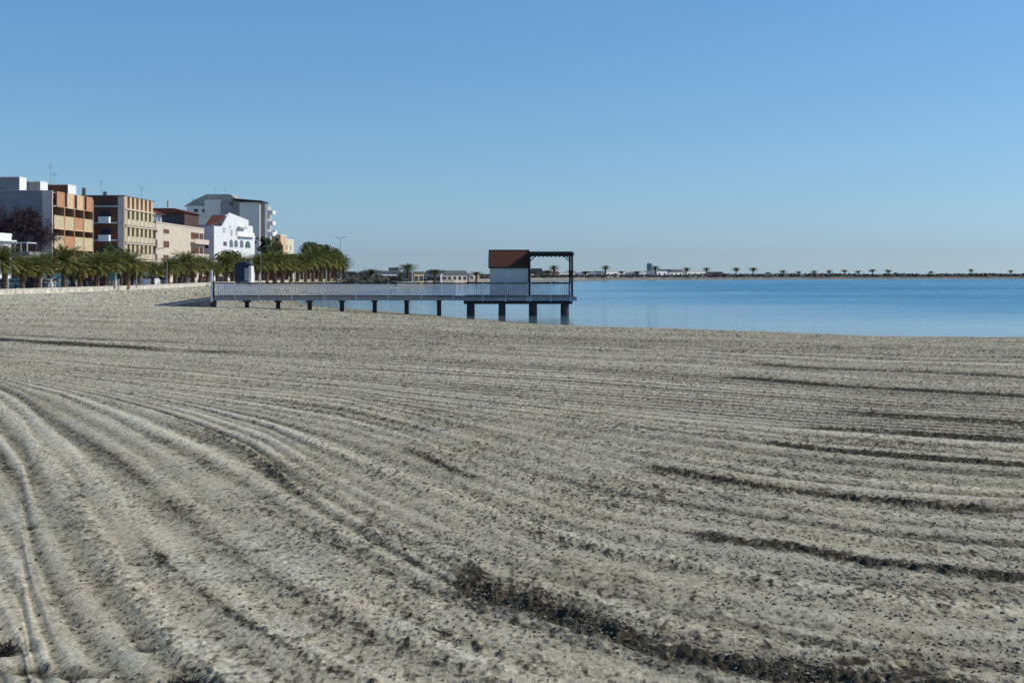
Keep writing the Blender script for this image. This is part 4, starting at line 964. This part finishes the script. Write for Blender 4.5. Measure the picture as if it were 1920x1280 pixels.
# ------------------------------------------------------------------ parked vehicles
def paint(name, c): return mat(name, c, .3, .06, .6, spec=.6)
M_tyre = mat('tyre_rubber', (.02, .02, .02), .9, .2, 4); M_rim = mat('wheel_rim', (.4, .4, .42), .4, .1, 3, metal=.6); M_light = mat('headlamp_glass', (.7, .7, .68), .2, .1, 2); M_red = mat('tail_lamp', (.35, .02, .02), .3, .1, 2)
def make_car(m, van=False):
    r_ = thing('parked_van' if van else 'parked_car', 'x', 'van' if van else 'car')
    L_, W_, H_ = (4.9, 1.9, 2.1) if van else (4.2, 1.75, 1.45); h0 = .28; w2 = W_ / 2
    if van: prof = [(-L_/2, h0), (L_/2, h0), (L_/2, 1.05), (L_/2 - .7, 1.2), (L_/2 - 1.5, H_), (-L_/2 + .1, H_), (-L_/2, H_ - .2)]; gl = [(L_/2 - .78, 1.24), (L_/2 - 1.5, H_ - .12), (-L_/2 + .3, H_ - .12), (-L_/2 + .15, 1.24)]
    else: prof = [(-L_/2, h0), (L_/2, h0), (L_/2, .75), (L_/2 - .2, .88), (L_/2 - 1.1, .98), (L_/2 - 1.8, H_ - .03), (0, H_), (-L_/2 + .7, H_ - .06), (-L_/2 + .15, 1.0), (-L_/2, .9)]; gl = [(L_/2 - 1.22, 1.0), (L_/2 - 1.84, H_ - .1), (-L_/2 + .8, H_ - .12), (-L_/2 + .35, 1.0)]
    b = MB().prism(prof, 'x', -w2, w2).build('body', m, r_)
    bv = b.modifiers.new('bevel', 'BEVEL'); bv.width = .06; bv.segments = 2
    MB().prism(gl, 'x', -w2 - .012, w2 + .012).build('side_windows', M_glass, r_)
    for end in (1, -1):
        ii = (4, 5) if end == 1 else (7, 8)
        if van: pa, pc = ((L_/2 - .78, 1.26), (L_/2 - 1.44, H_ - .12)) if end == 1 else ((-L_/2 - .01, 1.2), (-L_/2 + .02, H_ - .3))
        else: pa, pc = ((L_/2 - 1.12, 1.0), (L_/2 - 1.76, H_ - .1)) if end == 1 else ((-L_/2 + .17, 1.02), (-L_/2 + .66, H_ - .12))
        n_ = Vector((0, pc[1] - pa[1], -(pc[0] - pa[0]))).normalized() * (.015 * 1); n_ = n_ if n_.y * end > 0 else -n_
        pts = [(-w2 + .15, pa[0], pa[1]), (w2 - .15, pa[0], pa[1]), (w2 - .25, pc[0], pc[1]), (-w2 + .25, pc[0], pc[1])]
        MB().poly([tuple(Vector(p) + n_) for p in pts]).build('windscreen' if end == 1 else 'rear_window', M_glass, r_)
        for s in (1, -1): MB().box(s * (w2 - .25) - .17, s * (w2 - .25) + .17, end * L_/2 - .03, end * L_/2 + .02, .62, .8).build('headlight' if end == 1 else 'tail_light', M_light if end == 1 else M_red, r_)
    for s in (1, -1):
        for yy in (L_ * .3, -L_ * .3):
            wl = MB().tube((s * (w2 - .2), yy, .32), (s * (w2 + .015), yy, .32), .32, .32, 16).build('wheel', M_tyre, r_)
            MB().tube((s * (w2 + .016), yy, .32), (s * (w2 + .03), yy, .32), .19, .17, 10).build('rim', M_rim, wl)
    return r_
cars = [(2,(.28,.34,.34),'grey-green',0),(33,(.05,.11,.13),'dark teal',0),(62,(.015,.015,.025),'black',0),(87,(.75,.76,.75),'white',0),(108,(.35,.55,.52),'pale teal',1),(134,(.62,.52,.52),'pale pinkish grey',1),(160,(.03,.04,.08),'midnight blue',0),
        (193,(.25,.05,.07),'maroon',0),(228,(.5,.46,.44),'beige',1),(247,(.04,.06,.13),'navy blue',0),(282,(.8,.8,.78),'large white',1),(302,(.05,.13,.14),'deep green',0),(340,(.4,.4,.42),'silver',0),(355,(.75,.75,.72),'cream white',1),(382,(.3,.1,.07),'rust red',0),
        (415,(.15,.15,.17),'charcoal',0),(504,(.6,.6,.6),'light silver',0),(518,(.1,.1,.12),'dark grey',0),(536,(.62,.6,.58),'pale grey',1)]
for px, c, nm, van in cars:
    Y = float(prom_Y(px)) + random.uniform(7, 11); o = make_car(paint('car_paint', c), van)
    o.location = (wx(px, Y), Y, 1.245); o.rotation_euler = (0, 0, R(random.choice((0, 180)) + random.uniform(-3, 3)))
    o['label'] = '%s %s parked behind the promenade palm trunks' % (nm, 'van' if van else 'car'); o['group'] = 'vehicles parked behind the palms'

# ------------------------------------------------------------------ far spit: palms, houses, walls, scrub
def shore_far_Y(px):
    ks = [((x - 0) / y * FPX + 960, y) for x, y in SHORE if y >= 330]; ks = [(a, b) for a, b in ks]
    return float(np.interp(px, [a for a, _ in ks], [b for _, b in ks]))
sp = [(697,504),(765,494),(815,504),(893,509),(1003,508),(1027,506),(1039,497),(1070,506),(1098,508),(1135,497),(1165,508),(1195,508),(1229,498),(1287,501),(1325,501),(1380,501),(1412,501),(1440,510),
      (1468,506),(1497,508),(1526,507),(1555,506),(1583,505),(1609,507),(1636,504),(1665,505),(1745,508),(1821,504),(1895,506)]
far_p = make_palm(21, 5.2, .19, 2.3, 52, 8, .1, 'x'); far_g = 'palms along the far spit'; far_p['group'] = far_g
for i, (px, top) in enumerate(sp):
    Y = shore_far_Y(px) + random.uniform(14, 30); X = wx(px, Y); g = gz(X, Y); H = wz(top, Y) - g
    lab = 'small distant palm across the water, %s palm from the left on the far shore' % ORD[i]
    o = far_p if i == 0 else copy_tree(far_p, (0, 0, 0), 0, 1, lab)
    o['label'] = lab; s = H / 6.9; o.location = (X, Y, g); o.rotation_euler = (0, 0, random.uniform(0, 6.28)); ws = random.uniform(1.3, 1.75) * (1.0 if px < 1450 else .85); o.scale = (ws, ws, s)
def house(px0, px1_, top, m, label, roof=None, rtop=None, name='house', cat='house', depth_=9, dy=40, win=3, lit=False):
    pm = (px0 + px1_) / 2; Y = shore_far_Y(pm) + dy; xa, xb = wx(px0, Y), wx(px1_, Y); g = gz((xa + xb) / 2, Y); H = wz(top, Y) - g
    rz = R(-42) if lit else 0
    r_ = thing(name, label, cat, (xa, Y, g), -rz if lit else 0); W_ = (xb - xa)
    if lit: W_ = W_ / math.cos(rz) - .5
    # 'lit' houses stand turned towards the sun side
    if lit: r_.rotation_euler = (0, 0, -R(-42)); 
    part(r_, MB().box(0, W_, 0, depth_, -1.2, H), 'wall', m)
    if roof:
        hr = wz(rtop, Y) - g
        part(r_, MB().prism([(-.4, H), (W_ + .4, H), (W_ - W_ * .12, hr), (W_ * .12, hr)], 'y', -.4, depth_ + .4), 'roof', roof)
    else: part(r_, MB().box(-.15, W_ + .15, -.15, depth_ + .15, H, H + .25), 'roof_edge', M_ltgrey)
    for k in range(win):
        xx = W_ * (k + .5) / win; part(r_, MB().box(xx - .6, xx + .6, -.04, -.003, H * .3, H * .72), 'window', M_glass)
    return r_
house(645, 668, 513, M_brown, 'dark brown low house just right of the last tall palm', M_greyroof, 509)
house(670, 690, 514, M_grey, 'small grey shed between the brown house and the first far palm', M_greyroof, 511, name='shed', cat='shed', win=1)
house(714, 752, 511, M_white, 'flat-roofed white beach building left of the tallest far palm', M_greyroof, 507.5, win=4, lit=True)
house(729, 747, 503, M_grey, 'dark rooftop structure rising behind the flat white beach building', None, dy=60, win=2, name='tower_building', cat='building')
house(757, 772, 512, M_grey, 'narrow dark building at the foot of the tallest far palm', None, dy=36, win=1)
house(776, 796, 511, M_olive, 'small olive yellow house right of the tallest far palm', M_greyroof, 509, win=2, lit=True)
house(799, 826, 514, M_ltgrey, 'low pale grey house left of the long roofed building', None, win=3)
house(829, 877, 514, M_pinkish, 'long beige building with a broad grey roof left of the hut', M_greyroof, 507, win=5, lit=True)
house(880, 900, 514, M_pinkish, 'small beige house directly left of the hut', None, win=2, lit=True)
house(996, 1004, 514, M_white, 'tiny white house seen just inside the pergola at left', None, win=1, lit=True)
house(994, 1018, 510, M_grey, 'grey roofed house seen through the left of the pergola', M_greyroof, 503, dy=60, win=2)
house(1030, 1048, 512, M_pinkish, 'beige house with a brown roof seen through the middle of the pergola', M_tile, 508, win=2, lit=True)
house(1050, 1062, 511.5, M_white, 'small white house seen through the right half of the pergola', None, win=1, lit=True)
house(1081, 1093, 512.5, M_white, 'little white house just right of the pier\'s end post', None, win=1, lit=True)
house(1091, 1112, 514, M_pinkish, 'reddish roofed low house right of the pier end', M_tile, 509, dy=50, win=2)
house(1112, 1126, 514, M_grey, 'grey low house between the red roof and the long cream wall', M_greyroof, 509, dy=50, win=1)
house(1137, 1196, 509, M_white, 'long white walled building behind two low far palms', None, dy=45, win=0, lit=True, name='long_building', cat='building')
house(1198, 1214, 511, M_white, 'small grey white house left of the water tank', None, win=1, lit=True)
house(1232, 1254, 508.5, M_white, 'white house directly right of the far palm beside the tank', None, win=2, lit=True)
house(1256, 1284, 509.5, M_white, 'white house under a blue grey roof between two far palms', M_greyroof, 505, win=3, lit=True)
house(1286, 1326, 509, M_white, 'last white house at the right of the group on the spit', None, win=3, lit=True)
house(1328, 1356, 512, M_grey, 'long grey green shed right of the last white house', M_greyroof, 509.5, win=0, name='shed', cat='shed')
house(1062, 1079, 511, M_white, 'low white house seen behind the end post of the pergola', None, win=2, lit=True)
house(1098, 1109, 512, M_white, 'small white cottage in front of the reddish roofed low house', None, win=1, lit=True, dy=28)
house(1116, 1132, 511, M_white, 'white cottage just left of the long white building', None, win=2, lit=True, dy=30)
# tank tower
Yt = shore_far_Y(1218) + 45; Xt = wx(1218, Yt); g = gz(Xt, Yt); H = wz(493, Yt) - g
tk = thing('water_tank_tower', 'blue grey tank on legs beside a palm on the far spit', 'tower', (Xt, Yt, g)); M_tank = mat('blue_grey_steel', (.16, .24, .30), .5, .2, 1)
part(tk, MB().tube((0, 0, H - 4.0), (0, 0, H - .4), 1.5, 1.5, 14).tube((0, 0, H - .4), (0, 0, H), 1.5, .3, 14), 'tank', M_tank)
for a in range(4): part(tk, MB().tube((1.1 * math.cos(a * 1.57 + .78), 1.1 * math.sin(a * 1.57 + .78), -.5), (1.1 * math.cos(a * 1.57 + .78), 1.1 * math.sin(a * 1.57 + .78), H - 4.0), .12, .12, 6), 'leg', M_tank)
# low wall along the far shore road and scrub
line = [(x, y) for x, y in SHORE if y >= 330 and x < 1500]
def off(line, dd):
    out = []
    for i, (x, y) in enumerate(line):
        a = line[max(0, i - 1)]; b = line[min(len(line) - 1, i + 1)]; t = Vector((b[0] - a[0], b[1] - a[1])).normalized(); out.append((x - t.y * dd, y + t.x * dd))
    return out
mb = MB(); ln = off(line, 6)
for a, b in zip(ln[:-1], ln[1:]): mb.bar((*a, .75), (*b, .75), .5, .9)
tag(mb.build('far_sea_wall', mat('pale_grey_stone', (.30, .29, .27), .9, .4, .3)), 'long low grey stone wall along the far shore', 'wall')
rnd = random.Random(9); mb = MB(); ln = off(line, 15)
segs = [(a, b, math.dist(a, b)) for a, b in zip(ln[:-1], ln[1:])]; tot = sum(s[2] for s in segs)
for k in range(14000):
    r_ = rnd.uniform(0, tot)
    for a, b, l_ in segs:
        if r_ <= l_: break
        r_ -= l_
    t = r_ / l_; cx = a[0] + (b[0] - a[0]) * t + rnd.gauss(0, 3); cy = a[1] + (b[1] - a[1]) * t + rnd.gauss(0, 3)
    hh = (1.0 if cx / cy < .14 else 1.3) + 1.0 * float(vn(np.array([cx * .05]), np.array([cy * .05]), 91)[0]) ; z = 1.0 + rnd.random() * hh; s = rnd.uniform(.35, .9) * (1 if cx / cy < .14 else 1.35)
    u_ = Vector((rnd.uniform(-1, 1), rnd.uniform(-1, 1), rnd.uniform(-.6, .6))).normalized() * s; v_ = u_.orthogonal().normalized() * s * .6; p = Vector((cx, cy, z))
    mb.poly([p - u_, p + v_, p + u_, p - v_])
tag(mb.build('coastal_scrub', mat('scrub', (.12, .12, .09), .8, col2=(.05, .055, .045), scale=.3)), 'dark low scrub and hedges lining the far shore', 'scrub', kind='stuff')
# marina masts at the end of the palm row
for i, px in enumerate((672, 683, 703)):
    Y = 520; X = wx(px, Y); H = wz((499, 502, 500)[i], Y)
    r_ = thing('flagpole', 'thin bare pole on the far beach, %s of three left of the white beach building' % ORD[i], 'pole', (X, Y, gz(X, Y)), 0, 'thin poles on the far beach')
    part(r_, MB().tube((0, 0, 0), (0, 0, H - 1), .09, .05, 6), 'pole', M_pole); part(r_, MB().tube((0, 0, H - 1), (0, 0, H - .7), .14, .10, 6), 'finial', M_pole)
